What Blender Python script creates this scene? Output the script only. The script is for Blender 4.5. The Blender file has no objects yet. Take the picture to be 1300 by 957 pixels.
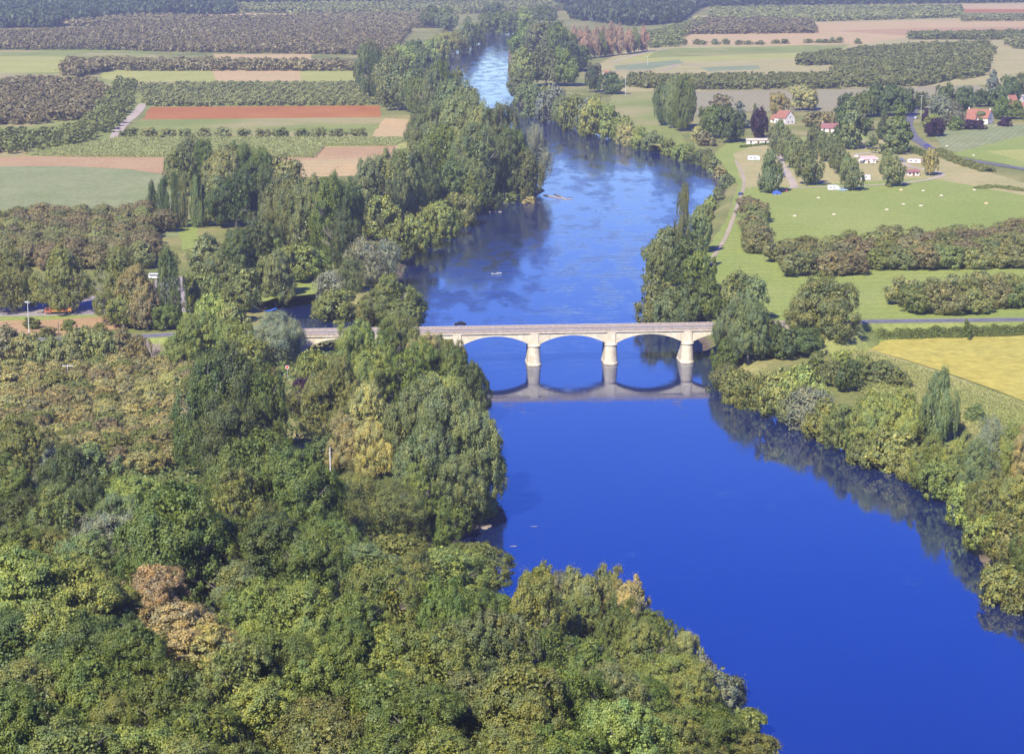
import bpy, math, random
import numpy as np
from math import sin, cos, tan, radians, pi, sqrt, atan, atan2, floor

random.seed(11); RNG = np.random.default_rng(11)
S = bpy.context.scene; C = S.collection
# ------------------------------------------------------------------ camera geometry
FW, FH, FL = 1300.0, 957.0, 2577.0
PITCH = atan((478.5 + 88) / FL); CH = 140.0
SP, CP = sin(PITCH), cos(PITCH)
ZP = 4.5                                       # height of the flood plain above the river

def ray(px, py):
    a = (px - 650) / FL; b = (478.5 - py) / FL
    return (a, CP + b * SP, -SP + b * CP)
def P(px, py, z=ZP):
    d = ray(px, py); t = (z - CH) / d[2]
    return (d[0] * t, d[1] * t, z)
def proj(x, y, z):
    z = z - CH; dep = y * CP - z * SP; up = y * SP + z * CP
    return 650 + FL * x / dep, 478.5 - FL * up / dep
def mpp(x, y, z):                              # metres per photo pixel at a point
    return (y * CP - (z - CH) * SP) / FL

# ------------------------------------------------------------------ river outline (photo points on the water line)
LEFT = [(1900, 1400), (1300, 1100), (1000, 985), (800, 905), (680, 835), (600, 765), (556, 712), (578, 690), (606, 672), (626, 652),
        (618, 620), (598, 570), (575, 520), (560, 470), (545, 430), (528, 400), (508, 382), (512, 345), (520, 330), (540, 312),
        (558, 296), (588, 274), (610, 258), (640, 250), (668, 249), (690, 245), (692, 240), (676, 235), (655, 232), (630, 205),
        (600, 160), (570, 122), (540, 108), (528, 98), (531, 86), (550, 79), (575, 68), (597, 54), (613, 42), (617, 38.5)]
RIGHT = [(656, 38), (652, 44), (646, 60), (645, 90), (648, 112), (662, 137), (684, 148), (720, 157), (752, 165), (780, 172), (800, 176),
         (830, 186), (858, 193), (880, 201), (905, 209), (918, 222), (917, 240), (908, 256), (898, 275), (880, 300), (852, 330),
         (828, 356), (818, 380), (818, 396), (840, 404), (868, 412), (888, 430), (898, 455), (930, 480), (960, 500), (992, 527), (1040, 547),
         (1090, 568), (1135, 583), (1180, 610), (1212, 642), (1236, 682), (1244, 712), (1262, 738), (1310, 750), (1450, 800), (1700, 900),
         (2200, 1080), (3200, 1400)]
RIV = np.array([P(x, y, 0)[:2] for x, y in LEFT + RIGHT])
RIV = np.vstack([RIV, [[700, 60], [300, -60]]])
POND = np.array([P(x, y, 0)[:2] for x, y in [(335, 392), (352, 384), (380, 379), (402, 377), (420, 392), (440, 400), (455, 409), (478, 425), (440, 440), (400, 445), (385, 425), (378, 408), (345, 404)]])
NEAR = np.array([P(x, y, 0)[:2] for x, y in LEFT[:11][::-1]] + [(700, -300), (-3000, -300), (-3000, 640)])

def inside(poly, x, y):
    r = np.zeros(x.shape, bool); n = len(poly)
    for i in range(n):
        x0, y0 = poly[i - 1]; x1, y1 = poly[i]
        c = (y0 > y) != (y1 > y)
        with np.errstate(divide='ignore', invalid='ignore'):
            r ^= c & (x < (x1 - x0) * (y - y0) / (y1 - y0 if y1 != y0 else 1e-9) + x0)
    return r
def sdist(poly, x, y):                          # >0 outside
    d = np.full(x.shape, 1e18); n = len(poly)
    for i in range(n):
        ax, ay = poly[i - 1]; bx, by = poly[i]; ex, ey = bx - ax, by - ay
        t = np.clip(((x - ax) * ex + (y - ay) * ey) / (ex * ex + ey * ey + 1e-9), 0, 1)
        d = np.minimum(d, (x - ax - t * ex) ** 2 + (y - ay - t * ey) ** 2)
    d = np.sqrt(d)
    return np.where(inside(poly, x, y), -d, d)
def sm(t): t = np.clip(t, 0, 1); return t * t * (3 - 2 * t)
def wob(x, y):
    return (np.sin(x * .21 + 1.3 * np.sin(y * .13)) + np.sin(y * .27 + 2.1 + 1.1 * np.sin(x * .17)) + .6 * np.sin(x * .53 + y * .41)) / 2.6
def HT(x, y):
    x = np.asarray(x, float); y = np.asarray(y, float)
    s1 = sdist(RIV, x, y) + wob(x, y) * 1.1; s2 = sdist(POND, x, y) + .6
    s = np.minimum(s1, s2 + 0)
    nr = inside(NEAR, x, y)
    wid = np.where((np.abs(x - P(600, 690, 0)[0]) < 14) & (np.abs(y - P(600, 690, 0)[1]) < 30), 16., 9.)
    h = np.where(s < 0, -3 * sm(-s / 8), ZP * sm(s / wid))
    hill = np.minimum(np.clip(.17 * (478 - y), 0, 95), np.clip(.5 * (s1 - 10), 0, 200))
    hill = hill * (1 - .0 * x) + np.where(nr, 1.2 * wob(x * .25, y * .25) * sm(hill / 10), 0)
    return h + np.where(nr, hill, 0)
def ht(x, y): return float(HT(np.array([x]), np.array([y]))[0])
def march(px, py):
    d = ray(px, py); n = 260
    t = np.linspace(60, (ZP - CH) / d[2] * 1.002, n)
    h = HT(d[0] * t, d[1] * t); z = CH + d[2] * t
    k = np.nonzero(z <= h + .02)[0]
    k = k[0] if len(k) else n - 1
    return d[0] * t[k], d[1] * t[k], float(h[k])

# ------------------------------------------------------------------ materials
def mat(name, rough=.9, spec=.2):
    m = bpy.data.materials.new(name); m.use_nodes = True
    nt = m.node_tree; b = nt.nodes['Principled BSDF']
    b.inputs['Roughness'].default_value = rough; b.inputs['Specular IOR Level'].default_value = spec
    return m, nt, b
def N(nt, t, **k):
    n = nt.nodes.new(t)
    for a, v in k.items(): setattr(n, a, v)
    return n
def ramp(nt, src, stops):
    r = N(nt, 'ShaderNodeValToRGB'); e = r.color_ramp.elements
    while len(e) < len(stops): e.new(.5)
    for q, (p, c) in zip(e, stops): q.position = p; q.color = (*c, 1)
    nt.links.new(src, r.inputs[0]); return r.outputs[0]
def noise(nt, vec, scale, detail=4, rough=.6):
    n = N(nt, 'ShaderNodeTexNoise'); n.inputs['Scale'].default_value = scale
    n.inputs['Detail'].default_value = detail; n.inputs['Roughness'].default_value = rough
    if vec: nt.links.new(vec, n.inputs['Vector'])
    return n.outputs['Fac']
def mix(nt, f, a, b, mode='MIX'):
    m = N(nt, 'ShaderNodeMix', data_type='RGBA', blend_type=mode)
    for s, v in ((m.inputs[0], f), (m.inputs[6], a), (m.inputs[7], b)):
        if isinstance(v, (int, float)): s.default_value = v
        elif isinstance(v, tuple): s.default_value = (*v, 1)
        else: nt.links.new(v, s)
    return m.outputs[2]
def vmath(nt, op, a, b=None, sc=None):
    v = N(nt, 'ShaderNodeVectorMath', operation=op); nt.links.new(a, v.inputs[0])
    if b is not None:
        if isinstance(b, tuple): v.inputs[1].default_value = b
        else: nt.links.new(b, v.inputs[1])
    return v.outputs[0]
def gpos(nt): return N(nt, 'ShaderNodeNewGeometry').outputs['Position']
def math_(nt, op, a, b=0., clamp=False):
    m = N(nt, 'ShaderNodeMath', operation=op, use_clamp=clamp)
    for s, v in zip(m.inputs, (a, b)):
        if isinstance(v, (int, float)): s.default_value = v
        else: nt.links.new(v, s)
    return m.outputs[0]

_plain = {}
def plain(name, col, rough=.7, spec=.3, var=.12, metal=0):
    if name in _plain: return _plain[name]
    m, nt, b = mat(name, rough, spec); b.inputs['Metallic'].default_value = metal
    tc = N(nt, 'ShaderNodeTexCoord').outputs['Object']
    f = noise(nt, tc, 1.7, 5)
    nt.links.new(ramp(nt, f, [(.3, tuple(c * (1 - var) for c in col)), (.7, tuple(min(1, c * (1 + var)) for c in col))]), b.inputs['Base Color'])
    _plain[name] = m; return m

def leaf_mat(name, hue=.18, trans=.2, gloss=.025):
    m = bpy.data.materials.new(name); m.use_nodes = True; nt = m.node_tree; nt.nodes.clear(); L = nt.links.new
    oi = N(nt, 'ShaderNodeObjectInfo'); tc = N(nt, 'ShaderNodeTexCoord')
    at = N(nt, 'ShaderNodeAttribute', attribute_name='rnd')
    off = vmath(nt, 'ADD', tc.outputs['Object'], None); va = off.node
    cmb = N(nt, 'ShaderNodeCombineXYZ')
    L(math_(nt, 'MULTIPLY', oi.outputs['Random'], 37.), cmb.inputs[0]); L(cmb.outputs[0], va.inputs[1])
    f = noise(nt, off, 5.5, 3)
    base = oi.outputs['Color']
    warm = mix(nt, 1., base, (1.25, 1.14, .8), 'MULTIPLY'); cool = mix(nt, 1., base, (.72, .85, .95), 'MULTIPLY')
    c1 = mix(nt, ramp(nt, f, [(.35, (0, 0, 0)), (.65, (1, 1, 1))]), cool, warm)
    g = ramp(nt, at.outputs['Fac'], [(0, (.72, .75, .72)), (.6, (1, 1, 1)), (.95, (1.15, 1.13, 1.05)), (1, (1.5, 1.35, 1.1))])
    c2 = mix(nt, 1., c1, g, 'MULTIPLY')
    hs = N(nt, 'ShaderNodeHueSaturation'); L(c2, hs.inputs['Color'])
    L(math_(nt, 'ADD', math_(nt, 'MULTIPLY', oi.outputs['Random'], .3), .86), hs.inputs['Value'])
    L(math_(nt, 'ADD', math_(nt, 'MULTIPLY', oi.outputs['Random'], .02), .49), hs.inputs['Hue'])
    d = N(nt, 'ShaderNodeBsdfDiffuse'); L(hs.outputs[0], d.inputs[0])
    t = N(nt, 'ShaderNodeBsdfTranslucent'); L(mix(nt, 1., hs.outputs[0], (1.2, 1.25, .5), 'MULTIPLY'), t.inputs[0])
    gl = N(nt, 'ShaderNodeBsdfGlossy'); gl.inputs['Roughness'].default_value = .5; gl.inputs[0].default_value = (.8, .85, .8, 1)
    m1 = N(nt, 'ShaderNodeMixShader'); m1.inputs[0].default_value = trans; L(d.outputs[0], m1.inputs[1]); L(t.outputs[0], m1.inputs[2])
    m2 = N(nt, 'ShaderNodeMixShader'); m2.inputs[0].default_value = gloss; L(m1.outputs[0], m2.inputs[1]); L(gl.outputs[0], m2.inputs[2])
    o = N(nt, 'ShaderNodeOutputMaterial'); L(m2.outputs[0], o.inputs[0]); return m
LEAF = leaf_mat('foliage'); 
BARK = plain('bark', (.26, .23, .19), .9, .1, .3); PALEBARK = plain('pale_bark', (.42, .4, .35), .9, .1, .25)

def field_mat(name, a, b, rowdir=None, rowsp=3., rowc=None, rowamt=.5, sc=.02, fine=.6, patch=None, bump=0):
    m, nt, bs = mat(name, .95, .05); g = gpos(nt); L = nt.links.new
    f = noise(nt, g, sc, 5, .65); c = mix(nt, ramp(nt, f, [(.3, (0, 0, 0)), (.7, (1, 1, 1))]), a, b)
    if patch:
        f3 = noise(nt, g, sc * .45, 3, .5); c = mix(nt, ramp(nt, f3, [(.5, (0, 0, 0)), (.62, (1, 1, 1))]), c, patch)
    if rowdir is not None:
        mp = N(nt, 'ShaderNodeMapping'); mp.inputs['Rotation'].default_value = (0, 0, -radians(rowdir)); L(g, mp.inputs[0])
        w = N(nt, 'ShaderNodeTexWave', wave_type='BANDS', bands_direction='Y'); w.inputs['Scale'].default_value = 20 * .05 / rowsp * 6.2832 / 6.2832 * .314 * 1.0
        w.inputs['Distortion'].default_value = 1.2; w.inputs['Detail'].default_value = 2; w.inputs['Detail Scale'].default_value = .6
        L(mp.outputs[0], w.inputs[0])
        c = mix(nt, math_(nt, 'MULTIPLY', w.outputs['Fac'], rowamt), c, rowc or tuple(x * .5 for x in a))
    f2 = noise(nt, g, fine, 4, .75)
    c = mix(nt, 1., c, ramp(nt, f2, [(.25, (.66, .66, .66)), (.75, (1.3, 1.3, 1.3))]), 'MULTIPLY')
    L(c, bs.inputs['Base Color'])
    return m

# ------------------------------------------------------------------ object helpers
def tag(o, label=None, cat=None, group=None, kind=None):
    if label: o['label'] = label
    if cat: o['category'] = cat
    if group: o['group'] = group
    if kind: o['kind'] = kind
    return o
def link(name, me, m=None, parent=None, loc=None):
    o = bpy.data.objects.new(name, me); C.objects.link(o)
    if m is not None and me is not None: me.materials.append(m)
    if parent: o.parent = parent
    if loc: o.location = loc
    return o
def empty(name, loc, rz=0, label=None, cat=None, group=None):
    o = bpy.data.objects.new(name, None); C.objects.link(o); o.location = loc; o.rotation_euler[2] = rz
    return tag(o, label, cat, group)
def npmesh(name, V, k, attr=None, smooth=False, faces=None):
    """V (n*k,3) independent k-gons, or shared vertices with faces (m,k)"""
    me = bpy.data.meshes.new(name); V = np.asarray(V, np.float32)
    if faces is None: faces = np.arange(len(V)).reshape(-1, k)
    faces = np.asarray(faces, np.int32); m = len(faces)
    me.vertices.add(len(V)); me.vertices.foreach_set('co', V.ravel())
    me.loops.add(m * k); me.loops.foreach_set('vertex_index', faces.ravel())
    me.polygons.add(m); me.polygons.foreach_set('loop_start', np.arange(m, dtype=np.int32) * k)
    try: me.polygons.foreach_set('loop_total', np.full(m, k, np.int32))
    except Exception: pass
    me.update(calc_edges=True)
    me.polygons.foreach_set('use_smooth', np.full(m, smooth))
    if attr is not None:
        a = me.attributes.new('rnd', 'FLOAT', 'FACE'); a.data.foreach_set('value', np.asarray(attr, np.float32))
    return me
class MB:
    def __init__(s): s.v = []; s.f = []
    def add(s, vs, fs):
        n = len(s.v); s.v += [tuple(v) for v in vs]; s.f += [tuple(i + n for i in f) for f in fs]; return s
    def box(s, x0, x1, y0, y1, z0, z1):
        return s.add([(x0, y0, z0), (x1, y0, z0), (x1, y1, z0), (x0, y1, z0), (x0, y0, z1), (x1, y0, z1), (x1, y1, z1), (x0, y1, z1)],
                     [(0, 3, 2, 1), (4, 5, 6, 7), (0, 1, 5, 4), (1, 2, 6, 5), (2, 3, 7, 6), (3, 0, 4, 7)])
    def prism(s, prof, y0, y1, ax='y'):         # profile in (x,z) extruded along y
        n = len(prof)
        def q(a, t, b): return (a, t, b) if ax == 'y' else (t, a, b)
        vs = [q(a, y0, b) for a, b in prof] + [q(a, y1, b) for a, b in prof]
        return s.add(vs, [tuple(range(n))[::-1], tuple(range(n, 2 * n))] + [(i, (i + 1) % n, n + (i + 1) % n, n + i) for i in range(n)])
    def tube(s, pts, rad, n=7):
        vs = []; fs = []
        for i, p in enumerate(pts):
            a = np.array(pts[max(0, i - 1)], float); b = np.array(pts[min(len(pts) - 1, i + 1)], float)
            d = b - a; d /= np.linalg.norm(d) + 1e-9
            u = np.cross(d, (1, 0, 0) if abs(d[0]) < .8 else (0, 1, 0)); u /= np.linalg.norm(u); w = np.cross(d, u)
            for k in range(n):
                t = 2 * pi * k / n; vs.append(np.array(p) + rad[i] * (cos(t) * u + sin(t) * w))
        for i in range(len(pts) - 1):
            for k in range(n): fs.append((i * n + k, i * n + (k + 1) % n, (i + 1) * n + (k + 1) % n, (i + 1) * n + k))
        fs.append(tuple(range(n))[::-1]); fs.append(tuple((len(pts) - 1) * n + k for k in range(n)))
        return s.add(vs, fs)
    def cyl(s, x, y, z0, z1, r, n=12): return s.tube([(x, y, z0), (x, y, z1)], [r, r], n)
    def mesh(s, name, smooth=False):
        me = bpy.data.meshes.new(name); me.from_pydata(s.v, [], s.f); me.update()
        if smooth: me.polygons.foreach_set('use_smooth', np.full(len(s.f), True))
        return me
    def build(s, name, m, parent=None, smooth=False, loc=None): return link(name, s.mesh(name, smooth), m, parent, loc)

def sheet(name, pts, m, z, kind='structure', sub=1):
    me = bpy.data.meshes.new(name); me.from_pydata([(x, y, z) for x, y in pts], [], [tuple(range(len(pts)))]); me.update()
    return tag(link(name, me, m), kind=kind)
_lay = [0]
def field(name, pts, m, lay=None):
    """flat patch of ground: photo points put down on the plain"""
    if lay is None: _lay[0] += 1; lay = _lay[0]
    z = ZP + .01 + .004 * lay
    q = [P(x, y, z)[:2] for x, y in pts]
    # subdivide edges and roughen the border a little
    out = []
    for i in range(len(q)):
        a = np.array(q[i]); b = np.array(q[(i + 1) % len(q)]); L = np.linalg.norm(b - a); n = int(max(1, min(60, L / 9)))
        nn = np.array([-(b - a)[1], (b - a)[0]]) / (L + 1e-9)
        for k in range(n):
            p = a + (b - a) * k / n + (nn * random.gauss(0, .55) * min(2.5, L * .004 + .4) if k else 0); out.append(tuple(p))
    return sheet(name, out, m, z)
def ribbon(name, pts, w, m, lay=6, z=None):
    """path or track: photo points (x, y[, half width]) on the plain"""
    c = [np.array(P(p[0], p[1], p[2] if len(p) > 2 else ZP)) for p in pts]
    c = smooth_line(c, 5); V = []; Fc = []
    for i, p in enumerate(c):
        d = c[min(i + 1, len(c) - 1)] - c[max(i - 1, 0)]; d[2] = 0; d /= np.linalg.norm(d) + 1e-9; nn = np.array([-d[1], d[0], 0])
        for s in (-1, 1): V.append(tuple(p + nn * s * w * .5 * random.uniform(.92, 1.08) + np.array([0, 0, .01 + .004 * lay])))
        if i: Fc.append((2 * i - 2, 2 * i - 1, 2 * i + 1, 2 * i))
    me = bpy.data.meshes.new(name); me.from_pydata(V, [], Fc); me.update()
    return tag(link(name, me, m), kind='structure')
def smooth_line(c, n):
    out = []
    for i in range(len(c) - 1):
        p0 = c[max(i - 1, 0)]; p1 = c[i]; p2 = c[i + 1]; p3 = c[min(i + 2, len(c) - 1)]
        for k in range(n):
            t = k / n
            out.append(.5 * ((2 * p1) + (-p0 + p2) * t + (2 * p0 - 5 * p1 + 4 * p2 - p3) * t * t + (-p0 + 3 * p1 - 3 * p2 + p3) * t ** 3))
    out.append(c[-1]); return out

# ------------------------------------------------------------------ tree prototypes (unit height, unit width)
ENV = {  # (z0, function of t in 0..1 up the crown -> radius)
    'round':    (.15, lambda t: .5 * np.clip(1 - np.abs(2 * t - .75) ** 2.1 / 1.62, 0, 1) ** .6),
    'wide':     (.22, lambda t: .5 * np.clip(1 - np.abs(2 * t - .85) ** 2.4 / 1.5, 0, 1) ** .6),
    'poplar':   (.10, lambda t: .5 * np.clip(np.sin(pi * np.clip(t, 0, 1) ** .62 * .97 + .05), 0, 1) ** .62),
    'lombardy': (.03, lambda t: .5 * np.clip(np.sin(pi * np.clip(t, 0, 1) ** .7 * .96 + .1), 0, 1) ** .5),
    'willow':   (.05, lambda t: .5 * np.sqrt(np.clip(1 - (2 * t - .8) ** 2 / 1.45, 0, 1))),
    'dome':     (.08, lambda t: .52 * np.clip(1 - np.clip(t * 1.2 - .2, 0, 1) ** 1.8, 0, 1) ** .7 * np.clip(.75 + 2 * t, 0, 1)),
    'conifer':  (.04, lambda t: .5 * (1 - t) ** .85 + .02),
    'bush':     (.0,  lambda t: .5 * np.sqrt(np.clip(1 - (1.25 * t - .25) ** 2, 0, 1))),
    'spiky':    (.08, lambda t: .5 * np.clip(1 - (1.45 * t - .45) ** 2, 0, 1) ** .6),
}
def crown_pts(kind, n, leaf, seed, nc=None):
    R = np.random.default_rng(seed); z0, env = ENV[kind]
    ph = R.uniform(0, 2 * pi, 4)
    def wobr(phi, t): return 1 + .12 * np.sin(2 * phi + ph[0] + 3 * t) + .10 * np.sin(3 * phi + ph[1] - 5 * t) + .07 * np.sin(5 * phi + ph[2] + 7 * t)
    nl = {'lombardy': 26, 'conifer': 30, 'dome': 80, 'poplar': 26, 'spiky': 20, 'wide': 20}.get(kind, 22)
    ntuft = nc or (13 * nl if n > 20000 else 7 * nl if n > 4000 else 3 * nl)
    tt = R.uniform(0, 1, nl * 8); tt = tt[R.uniform(0, .5, nl * 8) < env(tt) + .05][:nl]; nl = len(tt)
    phi = (np.arange(nl) * 2.39996 + R.uniform(-.5, .5, nl)); R.shuffle(phi)
    lr = {'lombardy': .13, 'conifer': .13, 'dome': .105, 'poplar': .16, 'willow': .2, 'spiky': .15, 'wide': .19}.get(kind, .18) * R.uniform(.7, 1.25, nl)
    rr = np.clip(env(tt) * wobr(phi, tt) - lr * .75, 0, 1) * np.where(R.uniform(0, 1, nl) < .85, 1, R.uniform(.2, .7, nl))
    lz = z0 + lr * .5 + (1 - z0 - lr * 1.1) * tt
    lob = np.stack([rr * np.cos(phi), rr * np.sin(phi), lz], 1)
    ls = np.ones((nl, 3))
    if kind in ('poplar', 'lombardy'): ls[:, 2] = R.uniform(1.0, 1.6, nl); ls[:, :2] = .85
    if kind == 'conifer': ls[:, 2] = .45; ls[:, :2] = 1.15
    if kind == 'wide': ls[:, 2] = .6
    if kind == 'spiky': ls[:, 2] = 1.4; ls[:, :2] = .75
    li = R.choice(nl, ntuft, p=lr ** 2 / (lr ** 2).sum())
    td = R.normal(size=(ntuft, 3)); td /= np.linalg.norm(td, axis=1)[:, None]
    oo = lob[li] - np.array([0, 0, .4]); oo[:, 2] *= .9; oo /= np.linalg.norm(oo, axis=1)[:, None] + 1e-6
    fl = (td * oo).sum(1) < -.15; td[fl] *= -1
    cen = lob[li] + td * (lr[li] * R.uniform(.75, 1.12, ntuft))[:, None] * ls[li]
    cr = lr[li] * (.30 if n > 20000 else .40 if n > 4000 else .55) * R.uniform(.65, 1.4, ntuft)
    nc = ntuft; st = np.ones((nc, 3))
    if kind in ('poplar', 'lombardy', 'spiky'): st[:, 2] = R.uniform(1.0, 1.7, nc)
    if kind == 'willow': st[:, 2] = 1.5
    if kind in ('wide', 'conifer'): st[:, 2] = .6
    w = cr ** 2; idx = R.choice(nc, n, p=w / w.sum())
    d = R.normal(size=(n, 3)); d /= np.linalg.norm(d, axis=1)[:, None]
    out = cen[idx] - np.array([0, 0, .45]); out[:, 2] *= .8; out /= np.linalg.norm(out, axis=1)[:, None] + 1e-6
    flip = (d * out).sum(1) < -.1; flip &= R.uniform(0, 1, n) < .8; d[flip] *= -1
    rad = cr[idx][:, None] * (R.uniform(.5, 1.1, n)[:, None]) * np.where(R.uniform(0, 1, n) < .16, R.uniform(1.1, 2.1, n), 1)[:, None]
    pos = cen[idx] + d * rad * st[idx]
    core = R.uniform(0, 1, n) < .16                       # leaves in the heart of the crown
    k = core.sum(); tc = R.uniform(0.02, .9, k); pc = R.uniform(0, 2 * pi, k); rc = env(tc) * .68 * np.sqrt(R.uniform(0, 1, k))
    pos[core] = np.stack([rc * np.cos(pc), rc * np.sin(pc), z0 + (1 - z0) * tc], 1)
    zt = pos[:, 2]; hi_ = np.quantile(zt, .998); zb = z0 * .6
    zt = np.where(zt > .5, .5 + (zt - .5) * (.5 / max(hi_ - .5, .2)), zt); zt = np.where(zt < zb, zb + R.uniform(0, .1, n), zt); pos[:, 2] = zt
    nrm = d * .95 + out * .35 + R.normal(size=(n, 3)) * .33 + np.array([0, 0, .15]); nrm /= np.linalg.norm(nrm, axis=1)[:, None]
    u = np.cross(nrm, R.normal(size=(n, 3))); u /= np.linalg.norm(u, axis=1)[:, None] + 1e-9; v = np.cross(nrm, u)
    s = leaf * R.uniform(.5, 1.25, n)[:, None] * .5; a = R.uniform(.55, 1., n)[:, None]
    if core.any(): s[core] *= 1.8
    V = np.stack([pos - u * s - v * s * a * .5, pos + u * s * .3 - v * s * a, pos + u * s + v * s * a * .4, pos - u * s * .2 + v * s * a], 1).reshape(-1, 3)
    return V, R.uniform(0, 1, n), lob
def trunk_mesh(kind, cen, seed, rel=.028, limbs=9):
    R = random.Random(seed); mb = MB(); z0 = ENV[kind][0]
    top = .8 if kind in ('poplar', 'lombardy', 'conifer') else .55
    sway = [(0, 0)] + [(R.uniform(-.03, .03), R.uniform(-.03, .03)) for _ in range(4)]
    pts = [(sway[i][0], sway[i][1], top * i / 4 - (.04 if i == 0 else 0)) for i in range(5)]
    mb.tube(pts, [rel * 1.5, rel, rel * .8, rel * .6, rel * .25], 7)
    for c in R.sample(list(range(len(cen))), min(limbs, len(cen))):
        c = cen[c]; z = min(top * .9, max(z0 * .9 + .03, c[2] * R.uniform(.4, .65))); q = z / top * 4; i = min(3, int(q)); f = q - i
        b = [pts[i][j] * (1 - f) + pts[i + 1][j] * f for j in range(3)]
        m_ = [(b[j] + c[j]) / 2 + (0, 0, .03)[j] + R.uniform(-.02, .02) for j in range(3)]
        e = [b[j] + (c[j] - b[j]) * 1.12 for j in range(3)]
        mb.tube([b, m_, e], [rel * .5, rel * .3, rel * .08], 5)
        if limbs > 12:
            for _ in range(4):                              # twigs at the limb end
                t_ = [e[j] + R.uniform(-.09, .09) + (0, 0, .02)[j] for j in range(3)]; mb.tube([m_, [(m_[j] + t_[j]) / 2 + R.uniform(-.015, .015) for j in range(3)], t_], [rel * .22, rel * .13, rel * .05], 3)
    return mb.mesh('trunk', True)
PROTO = {}
LODS = {'A': (42000, .020), 'B': (8000, .045), 'C': (1300, .1)}
def proto(kind, lod, var):
    k = (kind, lod, var)
    if k not in PROTO:
        n, lf = LODS[lod]
        if kind == 'lombardy': n = int(n * .6)
        if kind == 'willow': lf *= .8
        if kind == 'dome': lf *= .9
        V, r, cen = crown_pts(kind, n, lf, abs(hash((['round', 'wide', 'poplar', 'lombardy', 'willow', 'dome', 'conifer', 'bush', 'spiky'].index(kind), var))) % 9973 + 5)
        cm = npmesh('crown', V, 4, r); cm.materials.append(LEAF)
        tm = trunk_mesh(kind, cen, var * 7 + 3, limbs={'A': 24, 'B': 10, 'C': 4}[lod]); tm.materials.append(BARK)
        PROTO[k] = (cm, tm)
        if lod == 'C':                                   # far copies: one mesh
            Vt = np.array([v.co[:] for v in tm.vertices]); Fv = []
            me = bpy.data.meshes.new('tree'); q = np.arange(len(V)).reshape(-1, 4) + len(Vt)
            me.from_pydata([tuple(v) for v in Vt] + [tuple(v) for v in V], [], [tuple(p.vertices) for p in tm.polygons] + [tuple(int(i) for i in f) for f in q])
            me.materials.append(BARK); me.materials.append(LEAF); nt_ = len(tm.polygons)
            mi = np.zeros(len(me.polygons), np.int32); mi[nt_:] = 1; me.polygons.foreach_set('material_index', mi)
            a = me.attributes.new('rnd', 'FLOAT', 'FACE'); a.data.foreach_set('value', np.concatenate([np.full(nt_, .5), r]).astype(np.float32))
            PROTO[k] = (cm, tm, me)
    return PROTO[k]
COL = {'dark': (0.106, 0.140, 0.044), 'green': (0.140, 0.179, 0.040), 'olive': (0.196, 0.213, 0.062), 'yellow': (.275, .305, .085), 'lime': (0.230, 0.269, 0.068),
       'silver': (.235, .25, .175), 'brown': (.245, .21, .10), 'tan': (0.370, 0.330, 0.130), 'purple': (0.050, 0.020, 0.044), 'pale': (0.280, 0.291, 0.114),
       'blue': (0.168, 0.202, 0.177), 'orange': (.48, .34, .16), 'pink': (0.381, 0.258, 0.166), 'walnut': (0.241, 0.246, 0.092), 'deep': (0.069, 0.095, 0.042), 'sage': (0.185, 0.213, 0.083)}
CW = {'dark': 'dark green', 'green': 'mid green', 'olive': 'olive green', 'yellow': 'yellow-green', 'lime': 'bright green', 'silver': 'silvery grey', 'brown': 'brownish', 'tan': 'tan-brown',
      'purple': 'dark purple', 'pale': 'pale green', 'blue': 'blue-grey', 'orange': 'orange-tan', 'pink': 'pinkish brown', 'walnut': 'brown-green', 'deep': 'very dark green', 'sage': 'grey-green'}
KIND = {'R': ('round', 'broadleaf_tree', 'rounded tree'), 'E': ('wide', 'spreading_tree', 'spreading tree'), 'P': ('poplar', 'poplar_tree', 'tall poplar'), 'L': ('lombardy', 'column_poplar', 'column poplar'),
        'W': ('willow', 'willow_tree', 'willow'), 'D': ('dome', 'plane_tree', 'domed tree'), 'C': ('conifer', 'conifer_tree', 'conifer'), 'B': ('bush', 'shrub', 'shrub'), 'S': ('spiky', 'feathery_tree', 'feathery tree')}
TREES = []; COUNT = [0]
def plant(kc, x, y, z, H, W, col, lab=None, name=None, group=None, lod=None, bark=None, auto=True, rz=None):
    kind, nm, noun = KIND[kc]; COUNT[0] += 1
    hp = H / mpp(x, y, z)
    lod = lod or ('A' if hp > 68 else 'B' if hp > 24 else 'C')
    var = COUNT[0] % (4 if lod == 'A' else 5)
    pr = proto(kind, lod, var); c = COL[col] if isinstance(col, str) else col
    j = random.uniform(.9, 1.12); c = (c[0] * j * random.uniform(.93, 1.08), c[1] * j, c[2] * j * random.uniform(.9, 1.1), 1)
    rz = random.uniform(0, 2 * pi) if rz is None else rz
    if lod == 'C':
        r = link(name or nm, pr[2]); r.location = (x, y, z); r.rotation_euler[2] = rz; r.color = c
    else:
        r = empty(name or nm, (x, y, z), rz)
        a = link('crown', pr[0], None, r); a.color = c
        b = link('trunk', pr[1], None, r)
        if bark: b.material_slots[0].link = 'OBJECT'; b.material_slots[0].material = bark
    r.scale = (W, W, H); tag(r, lab, 'shrub' if kc == 'B' else 'tree', group)
    px, py = proj(x, y, z + H * .5)
    TREES.append((r, px, py, H, noun, col if isinstance(col, str) else 'green', lab is None, W, (x, y)))
    return r

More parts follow.
